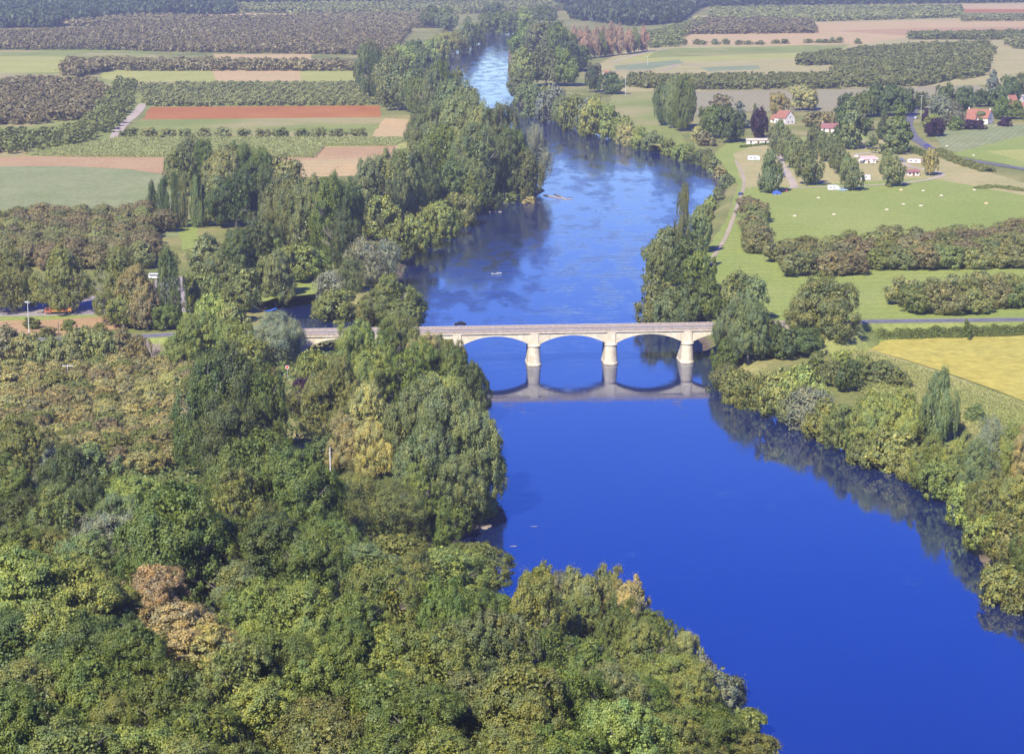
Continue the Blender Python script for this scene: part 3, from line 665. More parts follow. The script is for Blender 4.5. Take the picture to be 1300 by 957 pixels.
T('''
# far bend, left bank
R 640 8 40 30 green
R 618 10 40 22 green
R 664 9 36 26 yellow
R 690 6 30 30 green
R 628 4 30 28 dark
P 549 7 36 22 green
P 566 8 40 22 sage
R 595 14 58 22 sage
R 606 22 52 18 green
R 583 30 62 22 yellow
R 571 35 66 24 yellow
R 556 36 76 26 yellow
R 545 42 84 26 yellow
R 527 45 86 28 dark
R 538 52 88 22 green
R 512 58 96 34 yellow
R 498 60 100 28 olive
# poplars along the left bank
P 466 52 124 26 sage
P 478 58 128 26 dark
P 490 70 134 28 sage
P 505 74 141 34 sage
P 522 88 144 26 sage
P 533 90 148 28 green
P 548 84 152 30 sage
P 562 76 150 26 green
P 580 84 140 20 sage
P 574 100 160 34 sage
P 592 102 165 34 sage
# great poplar clump
R 548 132 214 48 sage
P 534 142 214 34 sage
R 578 121 232 66 sage
P 604 122 236 44 sage
R 628 132 236 50 sage
R 558 160 236 52 green
R 604 156 244 62 sage
R 640 152 240 44 dark
R 652 160 237 34 green
W 680 152 232 38 silver
W 668 178 240 34 sage
B 648 226 246 26 olive
B 672 232 247 22 tan
# second poplar clump
R 352 224 320 46 sage
P 372 216 326 40 sage
R 396 222 330 58 sage
P 420 220 334 44 green
R 440 226 324 46 dark
R 466 202 306 54 sage
P 490 190 298 44 sage
R 512 184 288 54 sage
P 540 192 272 36 dark
P 436 262 346 38 dark
W 470 220 300 40 sage
R 574 200 262 40 dark
R 596 206 262 36 green
R 616 210 254 34 dark
R 584 228 275 40 olive
R 562 238 290 36 yellow
R 545 248 302 34 lime
R 524 256 318 40 yellow
R 505 270 326 34 olive
R 482 244 306 48 yellow
W 458 300 352 44 silver
W 492 298 352 36 silver
W 478 318 362 40 silver
R 384 308 358 46 lime
R 402 316 356 34 lime
R 368 312 350 30 yellow
R 342 284 330 30 lime
R 326 286 340 28 yellow
W 418 330 372 42 silver
R 428 344 392 46 olive
R 412 352 388 30 olive
W 446 322 372 30 sage
# clump left of the grove lawn
R 240 172 240 42 sage
R 262 178 246 40 green
R 286 184 252 46 pale
R 308 180 250 40 green
R 330 188 262 36 green
R 230 188 250 34 olive
R 360 198 262 56 walnut
R 326 206 282 48 dark
R 300 216 290 52 dark
R 276 222 288 36 sage
L 194 229 284 15 dark
L 209 219 288 17 dark
L 224 221 290 17 dark
L 233 218 290 16 sage
L 250 222 290 17 sage
L 262 224 288 17 sage
R 326 276 366 62 dark
R 300 290 376 56 dark
R 350 298 376 46 sage
R 262 296 350 44 sage
R 278 320 388 44 sage
R 306 336 396 48 olive
R 260 344 404 40 olive
R 246 352 398 26 pale
R 290 362 412 40 olive
L 219 312 416 36 dark|tall dark column-shaped poplar beside the two parked white vehicles
D 16 314 397 60 olive|dense dome-shaped tree at left edge of the gravel yard
D 80 311 397 68 olive|dense dome-shaped tree over the orange truck on the gravel yard
D 156 312 410 66 olive|dense dome-shaped tree at right of the gravel yard beside the white vehicles
R 176 336 416 52 brown
R 158 372 418 40 olive pale
R 188 372 420 36 brown
R 210 386 420 30 green
# by the bridge, left
R 494 346 414 52 olive pale
R 522 356 412 42 olive
R 474 354 410 40 olive
R 510 380 420 40 olive
W 352 394 462 68 silver|silvery willow in front of the bridge left end
R 274 372 432 46 yellow
R 296 384 446 44 yellow
R 262 392 470 56 lime
R 240 400 474 50 lime
R 300 404 476 48 lime
R 322 430 486 40 olive
B 40 403 418 20 green|small round shrub on the pink soil strip near left street lamp
B 88 406 421 20 green|small round shrub on the pink soil strip in front of the orange truck
B 60 415 428 22 olive
B 128 410 426 22 olive
B 108 414 428 20 olive
R 8 412 470 50 brown
R 36 420 474 44 walnut
R 62 426 478 40 walnut
R 104 416 464 44 walnut
R 130 418 466 40 walnut
R 156 416 464 40 brown
R 178 424 466 30 brown
B 226 436 474 30 green
R 84 436 478 36 walnut
# left bank below the bridge
R 400 442 500 42 lime
R 446 410 500 40 lime
R 462 406 492 54 lime
R 494 404 480 44 green
R 512 396 470 44 olive
R 470 440 520 56 lime
R 404 470 560 60 olive
R 436 450 560 56 olive
R 540 420 500 48 tan
R 566 408 480 44 olive
R 530 428 520 60 green
R 572 424 520 64 green
R 598 432 520 44 dark
R 556 470 580 64 yellow
P 384 478 530 26 purple|dark purple-leaved tree among green trees left of the river
R 470 484 600 62 tan
R 442 520 606 56 tan
R 480 530 612 50 tan
R 418 548 604 44 dark
R 405 560 600 34 dark
R 526 476 610 70 sage
R 568 470 636 80 sage
R 600 486 640 66 sage
R 616 500 606 52 sage
R 540 530 650 76 sage
R 586 550 650 62 sage
R 610 592 642 40 sage
R 530 586 660 50 lime
C 562 606 684 46 green|light green cone-shaped tree just above the small sandy beach
R 578 620 662 36 green
W 452 596 664 80 olive
W 494 606 680 84 olive
W 528 632 684 40 olive
W 440 622 690 60 olive
# big dark tree with the pale trunk
R 300 430 596 84 dark pale
R 268 452 606 76 dark pale
R 332 456 600 70 green pale
R 298 500 622 90 dark
''')

# right bank above the bridge
T('''
P 668 29 72 32 green
R 688 27 74 36 sage
R 710 28 80 30 green
R 664 60 112 34 olive
R 692 58 110 40 sage
R 716 62 110 34 green
R 674 94 142 34 sage
R 700 96 148 34 silver
R 658 84 120 24 sage
R 724 54 92 34 deep
R 738 58 90 26 dark
R 716 108 152 28 sage
R 728 106 158 30 yellow
R 745 112 162 30 silver
R 754 108 166 34 yellow
R 773 118 168 32 yellow
R 790 134 170 26 lime
R 796 142 176 24 tan
R 812 146 180 24 lime
R 828 152 183 24 sage
R 848 160 189 24 yellow
R 868 166 194 24 yellow
R 887 174 200 22 sage
R 898 176 203 20 sage
B 908 190 210 18 sage
B 900 182 206 14 olive
R 754 82 118 20 deep
R 776 92 120 30 dark
P 840 100 160 18 dark
P 854 96 164 26 sage
P 868 95 167 24 green
R 905 134 176 32 green
R 924 134 182 34 dark
K_ 938 130 164 26 blue
R 915 120 140 26 brown
P 964 136 176 24 purple
C 958 132 160 9 green
B 895 166 186 20 brown
B 886 160 180 16 tan
B 915 200 216 16 tan
B 922 212 232 18 sage
B 912 228 248 18 sage
B 902 238 258 18 yellow
B 894 250 276 22 olive
R 886 262 322 30 sage
L 866 232 352 22 sage|very tall slim column-shaped poplar on right bank above the bridge
R 848 284 350 42 sage
R 832 298 356 36 olive
R 868 300 364 40 dark
R 888 314 372 36 green
R 832 330 396 42 olive
R 852 342 400 44 sage
R 876 340 404 48 dark
R 900 348 406 40 green
R 938 342 406 42 sage
R 956 350 410 36 sage
R 934 366 452 44 sage
R 950 378 458 50 sage
R 920 412 458 28 green
R 970 400 452 44 dark
R 990 412 456 40 dark
R 1020 416 452 46 dark
R 1045 348 440 86 walnut|big solitary brown-green round tree beside the road right of the bridge
# right bank below the bridge
W 922 430 478 42 sage
R 936 436 492 44 olive
R 958 448 500 40 olive
R 990 448 512 52 yellow
R 1018 448 514 48 yellow
W 1028 470 524 60 silver|silvery grey willow on right bank below the bridge
R 1006 478 520 36 sage
R 1048 480 540 46 yellow
R 1074 482 552 46 olive
R 1078 456 498 32 dark
R 1058 456 492 28 sage
B 1120 458 486 38 sage
R 1092 450 486 30 olive
B 1068 446 468 26 lime
B 1142 470 492 26 olive
R 1036 446 486 30 olive
B 1210 520 546 26 olive
B 1238 512 536 22 sage
R 1170 512 560 34 yellow
R 1220 560 616 40 olive
R 1110 478 556 58 yellow
R 1144 480 560 50 yellow
R 1130 512 574 62 yellow
R 1100 520 568 40 olive
R 1160 540 588 44 yellow
P 1190 464 570 46 sage|tall pointed grey-green poplar at the corner of the yellow crop field
R 1184 528 600 50 lime
R 1214 532 608 44 yellow
R 1196 560 614 46 lime
W 1256 528 606 50 silver
R 1240 548 622 50 sage
R 1282 536 610 44 yellow
R 1310 540 620 50 tan
R 1230 590 650 50 yellow
R 1262 584 662 60 olive
R 1292 600 680 60 yellow
R 1250 628 682 46 lime
R 1284 640 706 56 olive
R 1318 640 720 56 green
R 1276 672 736 62 yellow
R 1312 690 752 60 olive
R 1356 600 700 80 green
R 1370 660 790 90 olive
# camp site
P 976 190 246 32 sage|egg-shaped tree beside the blue tent at the campsite
P 990 152 186 24 sage
P 985 160 196 26 sage
P 998 164 206 28 sage
P 1008 172 214 30 sage
P 1018 180 224 32 sage
P 1026 188 236 36 sage
P 1034 158 190 22 sage
P 1044 166 200 22 sage
P 1052 176 206 22 sage
P 1060 180 214 24 sage
P 1068 186 222 24 sage
P 1075 194 230 26 sage
P 1082 206 243 28 sage|front tree of the right campsite row beside the white caravan
P 1133 197 238 30 sage|lone egg-shaped tree standing on the campsite lane
P 1126 190 222 24 sage
R 1180 188 224 18 tan
C 1080 126 190 44 sage
C 1070 134 184 30 dark
C 1121 140 178 20 dark
C 1140 134 192 38 green
C 1134 150 196 42 sage
R 1110 104 148 32 dark
R 1130 106 148 34 dark
R 1148 112 148 30 dark
R 1098 116 150 22 green
R 1100 150 166 22 green
R 1169 117 140 20 green
R 1075 118 142 22 dark
R 1066 136 156 20 dark
R 988 118 146 24 tan
R 1018 108 141 36 tan
R 1036 142 162 30 brown
R 1050 144 166 24 brown
R 1200 106 150 28 dark
R 1222 110 148 26 dark
R 1194 120 160 38 silver
R 1210 130 162 24 silver
B 1186 145 166 24 lime
R 1188 150 174 26 purple|round dark purple tree at the bend of the farm road
P 1175 138 162 10 purple
B 1213 148 166 18 green
B 1230 152 165 22 purple
B 1243 153 165 16 purple
B 1276 149 161 18 purple
R 1247 141 158 16 sage
C 1260 90 126 20 blue|tall blue-grey conifer behind the white house with red roof
R 1244 114 136 24 dark
R 1264 114 136 24 dark
R 1280 96 128 24 dark
R 1300 92 126 26 dark
R 1272 124 152 22 green
R 1290 128 152 24 green
R 1310 130 156 26 green
'''.replace('K_', 'C'))

# woods on the near slope: kind x top width ratio colour
forest('''
R 34 548 84 1.06 olive
R 6 560 74 1.06 green
R 74 560 66 1.12 silver pale
R 116 556 62 1.12 sage
R 92 586 70 1.12 dark
R 136 600 60 1.01 green
R 180 592 96 0.90 lime
R 150 640 60 1.12 sage
R 30 616 86 1.01 dark
R 78 630 74 1.01 olive
R 354 560 70 1.23 green
R 322 575 104 1.06 green
R 382 590 92 1.12 green
R 300 606 84 1.12 olive
R 408 600 60 1.01 dark
R 222 636 124 1.06 green
R 282 648 96 1.12 green
R 350 640 110 1.12 dark
R 196 668 80 1.12 olive
R 142 646 76 1.12 silver pale
R 18 662 90 1.01 green
R 64 668 84 1.01 olive
R 110 682 80 0.90 sage
E 500 692 110 0.78 olive
E 560 694 104 0.78 lime
E 606 702 76 0.78 olive
E 460 702 90 0.78 sage
R 424 668 70 1.01 green
R 398 690 90 1.01 green
R 300 710 70 1.01 sage
E 30 704 130 0.90 lime
E 92 716 110 0.90 yellow
E 140 734 70 1.01 lime
E 196 718 78 1.06 orange|orange-tan autumn tree in the dense wood, its crown topmost of the orange foliage
E 226 762 110 0.95 orange|broad orange-tan tree with bare twigs in the dense wood, lower orange one
E 262 794 80 0.90 tan
R 330 740 96 1.01 lime
R 392 738 110 1.01 lime
R 440 744 100 1.01 green
R 486 736 84 1.06 olive
S 536 736 70 1.23 lime
S 596 740 76 1.12 green
S 636 744 74 1.12 green
S 562 752 84 1.12 green
S 686 708 58 1.57 lime|bright green feathery tree at top left of the pale trees by the near water
S 716 722 62 1.46 silver
S 742 728 64 1.46 pale
S 772 724 60 1.46 pale
S 800 738 64 1.46 tan
S 734 754 80 1.23 olive
S 672 746 80 1.23 olive
S 786 770 72 1.23 green
R 832 786 56 1.12 green
R 812 802 70 1.12 olive
S 868 804 46 1.46 pale
R 850 820 70 1.12 lime
S 892 828 44 1.34 silver
R 912 846 60 1.12 silver|silvery green tree leaning over the water at the wood tip near the photo bottom
R 880 856 66 1.12 lime
S 742 800 90 1.12 green
S 690 794 90 1.12 green
S 642 786 90 1.12 sage
R 596 790 96 1.01 sage
R 548 800 100 1.01 olive
R 494 796 100 1.01 lime
R 440 800 100 1.01 green
R 392 804 100 1.01 lime
R 350 812 90 1.01 green
R 300 826 90 1.01 olive
R 20 768 120 0.95 dark
R 74 776 110 0.95 lime
R 128 786 100 0.95 dark
R 176 806 90 1.01 green
R 40 836 120 0.95 olive
R 110 846 110 0.95 green
R 160 862 90 1.01 olive
R 220 868 100 1.01 green
R 20 900 130 0.95 green
R 90 910 130 0.95 olive
R 170 920 110 0.95 lime
R 250 906 120 0.95 green
R 330 880 120 0.95 lime
R 410 872 120 0.95 olive
R 480 866 110 0.95 green
R 540 872 110 0.95 green
R 600 850 110 0.95 sage|grey-green tree in the wood straight below the small sandy beach
R 660 856 110 0.95 olive
R 716 854 100 0.95 green
R 770 846 90 0.95 sage
R 816 858 90 0.95 green
R 850 892 90 0.95 olive
R 900 898 90 0.95 green
R 944 892 60 1.01 lime
R 960 930 90 0.95 olive
R 790 908 110 0.95 lime
R 720 914 120 0.95 green
R 640 918 120 0.95 olive
R 560 926 120 0.95 lime
R 480 930 120 0.95 green
R 400 934 120 0.95 olive
R 320 940 120 0.95 green
R 240 950 120 0.95 olive
''')
# bare grey tree
def bare(px, top, bot, wpx, lab):
    x, y, z = march(px, bot); s = mpp(x, y, z); H = (bot - top) * s; W = wpx * s; R = random.Random(5)
    mb = MB()
    def br(p, d, L, r, lv):
        e = [p[i] + d[i] * L for i in range(3)]; mb.tube([p, [(p[i] + e[i]) / 2 + R.uniform(-.06, .06) * L for i in range(3)], e], [r, r * .8, r * .6], 5 if lv < 2 else 3)
        if lv > 4: return
        for _ in range(4 if lv else 7):
            q = [d[0] + R.uniform(-.55, .55), d[1] + R.uniform(-.55, .55), d[2] + R.uniform(-.1, .4)]; l = sqrt(sum(v * v for v in q))
            f = R.uniform(.45, 1); br([p[i] + d[i] * L * f for i in range(3)], [v / l for v in q], L * R.uniform(.55, .8), r * .55, lv + 1)
    br([0, 0, 0], [0, 0, 1], H * .3, .16, 0)
    r = empty('bare_tree', (x, y, z), 0, lab, 'tree')
    mb.build('trunk', plain('bleached_twigs', (.44, .36, .30), .9, .05), r)
bare(195, 420, 470, 34, 'bare leafless pinkish-grey tree below the road on the left')

def scatter_mesh(name, pts, size, attr=None):
    R = RNG; n = len(pts)
    nr = R.normal(size=(n, 3)) * .7 + np.array([0, -.25, .7]); nr /= np.linalg.norm(nr, axis=1)[:, None]
    u = np.cross(nr, R.normal(size=(n, 3))); u /= np.linalg.norm(u, axis=1)[:, None]; v = np.cross(nr, u); s = size * R.uniform(.5, 1.2, n)[:, None] * .5
    V = np.stack([pts - u * s, pts + v * s * .8, pts + u * s, pts - v * s * .8], 1).reshape(-1, 3)
    return npmesh(name, V, 4, R.uniform(0, 1, n) if attr is None else attr)
def hedge(name, pts, w, h, dens, size, col, lab, cat='hedge', kind=None, seg=None):
    c = [np.array(P(*p)) for p in pts]; out = []
    for a, b in zip(c, c[1:]):
        L = np.linalg.norm((b - a)[:2]); n = int(L * w * dens); t = RNG.uniform(0, 1, n)[:, None]; d = (b - a) / L; nn = np.array([-d[1], d[0], 0])
        th = RNG.uniform(-pi, pi, n)[:, None]; rr = np.sqrt(RNG.uniform(.35, 1, n))[:, None]
        hh = h * (1 + .25 * np.sin(t * L * .8 + a[0]) * np.cos(t * L * .33))
        p = a + (b - a) * t + nn * (np.cos(th) * rr * w / 2 * (1 + .15 * np.sin(t * L * .5))); p = p + np.array([0, 0, 1.]) * (np.abs(np.sin(th)) * rr * hh + .05)
        out.append(p)
    me = scatter_mesh('foliage', np.concatenate(out), size); me.materials.append(LEAF)
    o = link(name, me); o.color = (*COL[col], 1); return tag(o, lab, cat, kind=kind)
hedge('roadside_hedge', [(1094, 431), (1150, 428), (1200, 427), (1260, 425), (1330, 423), (1480, 418)], 9, 3.2, 26, .5, 'green', 'long thick green hedge between the road and the yellow crop field')
hedge('farm_road_hedge', [(1192, 193), (1210, 204), (1230, 211), (1256, 219)], 9, 3, 14, .8, 'olive', 'long clipped olive green hedge along the campsite side of the farm road')
hedge('short_hedge', [(1158, 192), (1166, 195), (1177, 199)], 7, 3, 14, .8, 'green', 'short green hedge near the farm road between the big cedar and long hedge')
hedge('bank_thicket', [(1240, 240), (1262, 238), (1300, 243), (1400, 252)], 7, 1.6, 10, .8, 'olive', 'low olive thicket on the dry bank above the right meadow')
hedge('garden_hedge', [(940, 188), (955, 186), (978, 184)], 3, 1.5, 14, .8, 'green', 'low green hedge in front of the long white outbuilding')
B_ = hedge('lone_bush', [(1225, 430), (1229, 430)], 8, 7.5, 60, .6, 'green', 'green bush standing taller than the roadside hedge it grows in', 'shrub')

# ------------------------------------------------------------------ orchards
def pip(poly, x, y): return inside(np.array(poly, float), np.array([x]), np.array([y]))[0]
def orchard_pts(poly, ang, rs, ts, jit=.12, miss=.04):
    w = [P(*p)[:2] for p in poly]; xs = [p[0] for p in w]; ys = [p[1] for p in w]; cx, cyy = sum(xs) / len(w), sum(ys) / len(w)
    R = max(max(xs) - min(xs), max(ys) - min(ys)) * .75 + 20; a = radians(ang); ux, uy = cos(a), sin(a)
    i = np.arange(-int(R / ts), int(R / ts) + 1); j = np.arange(-int(R / rs), int(R / rs) + 1); I, J = np.meshgrid(i, j)
    X = (cx + I * ts * ux - J * rs * uy).ravel(); Y = (cyy + I * ts * uy + J * rs * ux).ravel()
    X = X + RNG.uniform(-jit, jit, X.shape) * ts; Y = Y + RNG.uniform(-jit, jit, X.shape) * ts
    k = inside(np.array(w), X, Y) & (RNG.uniform(0, 1, X.shape) > miss)
    return list(zip(X[k], Y[k]))
NW = [0]
def orchard(poly, ang, rs, ts, H, W, cols, lab, group, name='walnut_tree', kc='R', lod=None):
    for x, y in sorted(orchard_pts(poly, ang, rs, ts), key=lambda p: p[1]):
        NW[0] += 1; g = random.uniform(.88, 1.12)
        plant(kc, x, y, ht(x, y), H * g, W * g, random.choice(cols), lab, name=name, group=group, lod=lod)
def mass(name, spots, cols, lab, kc='round', n=110, leaf=.24, cat='orchard'):
    """a far-off mass of trees: many small crowns in one mesh"""
    pr = [crown_pts(kc, n, leaf, 50 + i, 26)[0] for i in range(6)]; Vs = []; A = []
    for x, y, H, W in spots:
        q = pr[random.randrange(6)]; a = random.uniform(0, 2 * pi); ca, sa = cos(a), sin(a)
        Vs.append(np.stack([(q[:, 0] * ca - q[:, 1] * sa) * W + x, (q[:, 0] * sa + q[:, 1] * ca) * W + y, q[:, 2] * H + ZP], 1))
        A.append(np.clip(RNG.uniform(0, 1, len(q) // 4) * .35 + random.uniform(0, .65), 0, 1))
    me = npmesh(name, np.concatenate(Vs), 4, np.concatenate(A)); me.materials.append(LEAF)
    o = link(name, me); o.color = (*COL[cols], 1); return tag(o, lab, cat, kind='stuff')
def omass(name, poly, ang, rs, ts, H, W, col, lab, **k):
    pts = orchard_pts(poly, ang, rs, ts, miss=.03)
    return mass(name, [(x, y, H * random.uniform(.85, 1.15), W * random.uniform(.85, 1.15)) for x, y in pts], col, lab, **k)

orchard([(975, 340), (1000, 326), (1130, 316), (1260, 306), (1340, 300), (1460, 292), (1480, 326), (1340, 340), (1180, 344), (1080, 350), (985, 352)], 4, 11, 10.5, 9.5, 12.5, ['walnut', 'brown', 'walnut', 'olive'],
        'round brown-green walnut tree in the long orchard belt across the right meadow', 'walnut trees of the upper right belt')
orchard([(1128, 386), (1200, 380), (1300, 372), (1460, 360), (1480, 392), (1300, 396), (1130, 403)], 4, 10.5, 10.5, 10, 12.5, ['walnut', 'olive', 'walnut', 'brown'],
        'round brown-green walnut tree in the orchard strip just above the right road', 'walnut trees of the lower right strip')
orchard([(936, 276), (974, 270), (982, 322), (940, 326)], 85, 11, 11, 9.5, 13, ['walnut', 'brown'],
        'brownish walnut tree in the small orchard column beside the riverside path', 'walnut trees by the riverside path')
orchard([(-120, 300), (60, 286), (190, 280), (210, 290), (205, 340), (120, 344), (0, 344), (-120, 350)], 10, 10, 9.5, 10, 11.5, ['brown', 'brown', 'walnut'],
        'brownish walnut tree in the dense orchard behind the gravel yard', 'walnut trees behind the gravel yard')
orchard([(156, 176), (458, 175), (462, 176.5), (156, 177.5)], 1.2, 40, 12.6, 7.5, 10.5, ['walnut', 'olive'],
        'round walnut tree in the single row between green field and yellow-green crop', 'walnut trees of the single row')
omass('walnut_orchard', [(-60, 176), (60, 174), (110, 160), (150, 108), (172, 108), (168, 134), (150, 158), (132, 174), (100, 186), (20, 196), (-60, 202)], 60, 13, 9.5, 7.5, 9.5, 'olive', 'walnut orchard in slanting rows left of the pale farm track', n=240, leaf=.16)
orchard([(-90, 486), (60, 474), (240, 470), (330, 480), (335, 520), (260, 580), (190, 602), (110, 604), (0, 566), (-90, 560)], 14, 7.2, 6.6, 6.2, 8.6, ['tan', 'tan', 'brown', 'tan', 'olive'],
        'low tan-brown tree in the dense plantation left of the big dark poplars', 'plantation trees on the left', name='plantation_tree')
hedge_pts = [(868, 57), (884, 57), (892, 57), (908, 57), (921, 57), (938, 57), (950, 57), (965, 57), (985, 56), (996, 56), (1026, 55), (1040, 55), (1048, 55), (1057, 55), (1066, 55), (1089, 56)]
for i, (a, b) in enumerate(hedge_pts):
    x, y, z = P(a, b); plant('B', x, y, z, random.uniform(5, 8), random.uniform(9, 12), random.choice(['olive', 'walnut', 'sage']), 'small round bush in the spaced row across the far right stubble', group='bushes of the far right row')
omass('walnut_orchard', [(-60, 112), (40, 106), (120, 108), (138, 118), (126, 136), (108, 152), (60, 158), (-60, 160)], 60, 10, 9, 7.5, 9.5, 'brown', 'dense brownish walnut orchard at far left beside the slanting rows')
omass('young_orchard', [(178, 110), (470, 108), (482, 134), (186, 136)], 88, 8, 7, 4.6, 6, 'walnut', 'low young orchard in fine rows above the rust-red field')
omass('tree_belt', [(78, 86), (110, 84), (130, 92), (100, 100), (84, 96)], 10, 11, 10, 11, 13, 'brown', 'clump of large brownish trees at left end of the long belt')
omass('tree_belt', [(110, 82), (300, 84), (470, 86), (480, 91), (300, 91), (130, 91)], 0, 11, 10, 9, 11, 'brown', 'long thin belt of trees across the left fields')
omass('walnut_orchard', [(-300, 48), (-60, 46), (120, 42), (130, 36), (300, 30), (480, 32), (520, 40), (500, 66), (470, 70), (300, 68), (120, 64), (-300, 64)], 10, 12, 10.5, 8.5, 10.5, 'brown', 'broad dark walnut orchard filling the upper left')
omass('walnut_orchard', [(-300, 24), (120, 22), (300, 26), (480, 22), (560, 20), (560, 34), (500, 38), (300, 29), (130, 34), (-300, 38)], 10, 13, 11, 9, 11, 'brown', 'far brownish orchard strip below the dark upper left forest', n=60, leaf=.3)
omass('walnut_orchard', [(300, 9), (700, 7), (720, 14), (600, 18), (480, 20), (410, 19), (300, 16)], 10, 15, 13, 10, 13, 'walnut', 'furthest orchard strip left of the river bend', n=50, leaf=.33)
omass('woodland', [(-400, 8), (0, 8), (150, 10), (290, 12), (300, 18), (180, 22), (60, 36), (-400, 40)], 0, 15, 13, 19, 15, 'deep', 'dark bluish forest in the upper left corner', cat='forest', n=90, leaf=.26)
omass('woodland', [(-900, -8), (300, -8), (900, -8), (2200, -9), (2200, 0), (1000, 0), (600, 2), (300, 5), (-900, 8)], 0, 26, 20, 18, 22, 'deep', 'far dark forest along the top of the photo', cat='forest', n=50, leaf=.34)
omass('woodland', [(700, 4), (860, 0), (900, 4), (862, 30), (800, 34), (730, 26)], 0, 15, 12, 21, 14, 'deep', 'dark tall wood behind the pinkish poplar row', cat='forest', kc='poplar', n=90, leaf=.26)
omass('woodland', [(890, 2), (1060, 2), (1300, -1), (1700, -2), (1700, 3), (1300, 4), (1060, 7), (890, 10)], 0, 18, 14, 16, 16, 'deep', 'far dark wood beyond the tan fields at upper right', cat='forest', n=60, leaf=.3)
omass('walnut_orchard', [(906, 14), (1060, 13), (1220, 12), (1220, 23), (1080, 27), (1000, 29), (900, 26)], 5, 12, 11, 9, 11, 'walnut', 'walnut orchard strip below the dark wood at upper right', n=60, leaf=.3)
omass('walnut_orchard', [(876, 34), (900, 28), (1030, 30), (1036, 43), (890, 44), (866, 44)], 5, 10, 9, 8, 10, 'brown', 'purplish brown orchard block at left of the far tan field', n=60, leaf=.3)
omass('walnut_orchard', [(824, 46), (890, 28), (900, 33), (866, 48), (862, 60), (822, 62)], 25, 12, 11, 8, 10, 'olive', 'green sloping orchard right of the pinkish poplar row', n=60, leaf=.3)
omass('walnut_orchard', [(1222, 24), (1700, 20), (1700, 24), (1222, 28)], 5, 12, 11, 8, 10, 'walnut', 'thin orchard line at the far right edge above pinkish field', n=50, leaf=.3)
omass('walnut_orchard', [(1155, 47), (1300, 44), (1700, 40), (1700, 46), (1300, 51), (1155, 51)], 3, 9, 9, 7.5, 9.5, 'olive', 'green orchard strip at right edge above the diagonal rows')
omass('walnut_orchard', [(1275, 56), (1700, 50), (1700, 62), (1290, 63)], 3, 9, 9, 8.5, 10, 'walnut', 'orchard corner at far right between tan fields')
omass('walnut_orchard', [(1012, 76), (1080, 68), (1150, 62), (1250, 58), (1262, 66), (1250, 96), (1180, 110), (1060, 112), (1056, 102), (1062, 84), (1014, 84)], 62, 11, 8.5, 7.5, 9, 'olive', 'green walnut orchard in diagonal rows behind the houses')
omass('walnut_orchard', [(796, 100), (872, 102), (1062, 100), (1068, 113), (870, 115), (800, 112)], 2, 8.5, 8, 7, 9, 'olive', 'long green orchard strip behind the vine rows')

# pinkish poplar row
for i in range(10):
    x, y, z = P(722 + i * 10.6 + random.uniform(-2, 2), 78 - i * 1.3)
    plant('P', x, y, z, random.uniform(27, 31), 12.5, 'pink' if i % 4 else 'olive', 'tall pinkish-brown poplar with a pale trunk in the row right of the river', group='pinkish poplars of the far row', bark=PALEBARK, lod='B')
for i in range(8):
    x, y, z = P(716 + i * 10 + random.uniform(-2, 2), 66 - i * 1.2)
    plant('P', x, y, z, random.uniform(26, 30), 12, 'pink', 'tall pinkish-brown poplar half hidden behind the pale-trunked row', group='pinkish poplars of the second row', bark=PALEBARK, lod='B')

# dense ground layer of the woods, hiding the soil between the crowns
def undergrowth():
    poly = [P(*p, 0)[:2] for p in [(-200, 470), (240, 470), (380, 430), (540, 440), (590, 560), (590, 640), (556, 690), (560, 730), (620, 790), (700, 850), (860, 920), (1000, 1010), (800, 1200), (-300, 1200)]]
    q = np.array(poly); n = 60000; X = RNG.uniform(q[:, 0].min(), q[:, 0].max(), n * 3); Y = RNG.uniform(q[:, 1].min(), q[:, 1].max(), n * 3)
    k = inside(q, X, Y); X, Y = X[k][:n], Y[k][:n]; Z = HT(X, Y); g = Z > 1.5; X, Y, Z = X[g], Y[g], Z[g]
    c = (np.sin(X * .5) * np.cos(Y * .43) + 1) * .9
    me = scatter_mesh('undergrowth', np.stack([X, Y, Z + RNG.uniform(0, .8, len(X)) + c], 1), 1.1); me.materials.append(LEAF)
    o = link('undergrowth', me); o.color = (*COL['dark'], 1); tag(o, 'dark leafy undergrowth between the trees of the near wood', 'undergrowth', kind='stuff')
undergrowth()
def crop(name, pts, h, n, size, col, lab):
    q = np.array([P(*p)[:2] for p in pts]); X = RNG.uniform(q[:, 0].min(), q[:, 0].max(), n * 3); Y = RNG.uniform(q[:, 1].min(), q[:, 1].max(), n * 3)
    k = inside(q, X, Y); X, Y = X[k][:n], Y[k][:n]
    me = scatter_mesh(name, np.stack([X, Y, ZP + .2 + RNG.uniform(.3, 1, len(X)) * h], 1), size); me.materials.append(LEAF)
    o = link(name, me); o.color = (*col, 1); tag(o, lab, 'crop', kind='stuff')
crop('maize_crop', [(30, 198), (150, 177), (520, 177), (500, 186), (412, 186), (400, 201), (100, 200)], 2.0, 60000, .9, (.27, .28, .11), 'yellow-green maize standing above the pinkish ploughed soil')
crop('tall_weeds', [(1060, 446), (1100, 446), (1180, 471), (1300, 513), (1460, 560), (1460, 690), (1300, 625), (1200, 560), (1100, 505), (1050, 470)], .7, 70000, .42, (.32, .34, .11), 'rough grass and weeds between yellow crop and riverside trees')

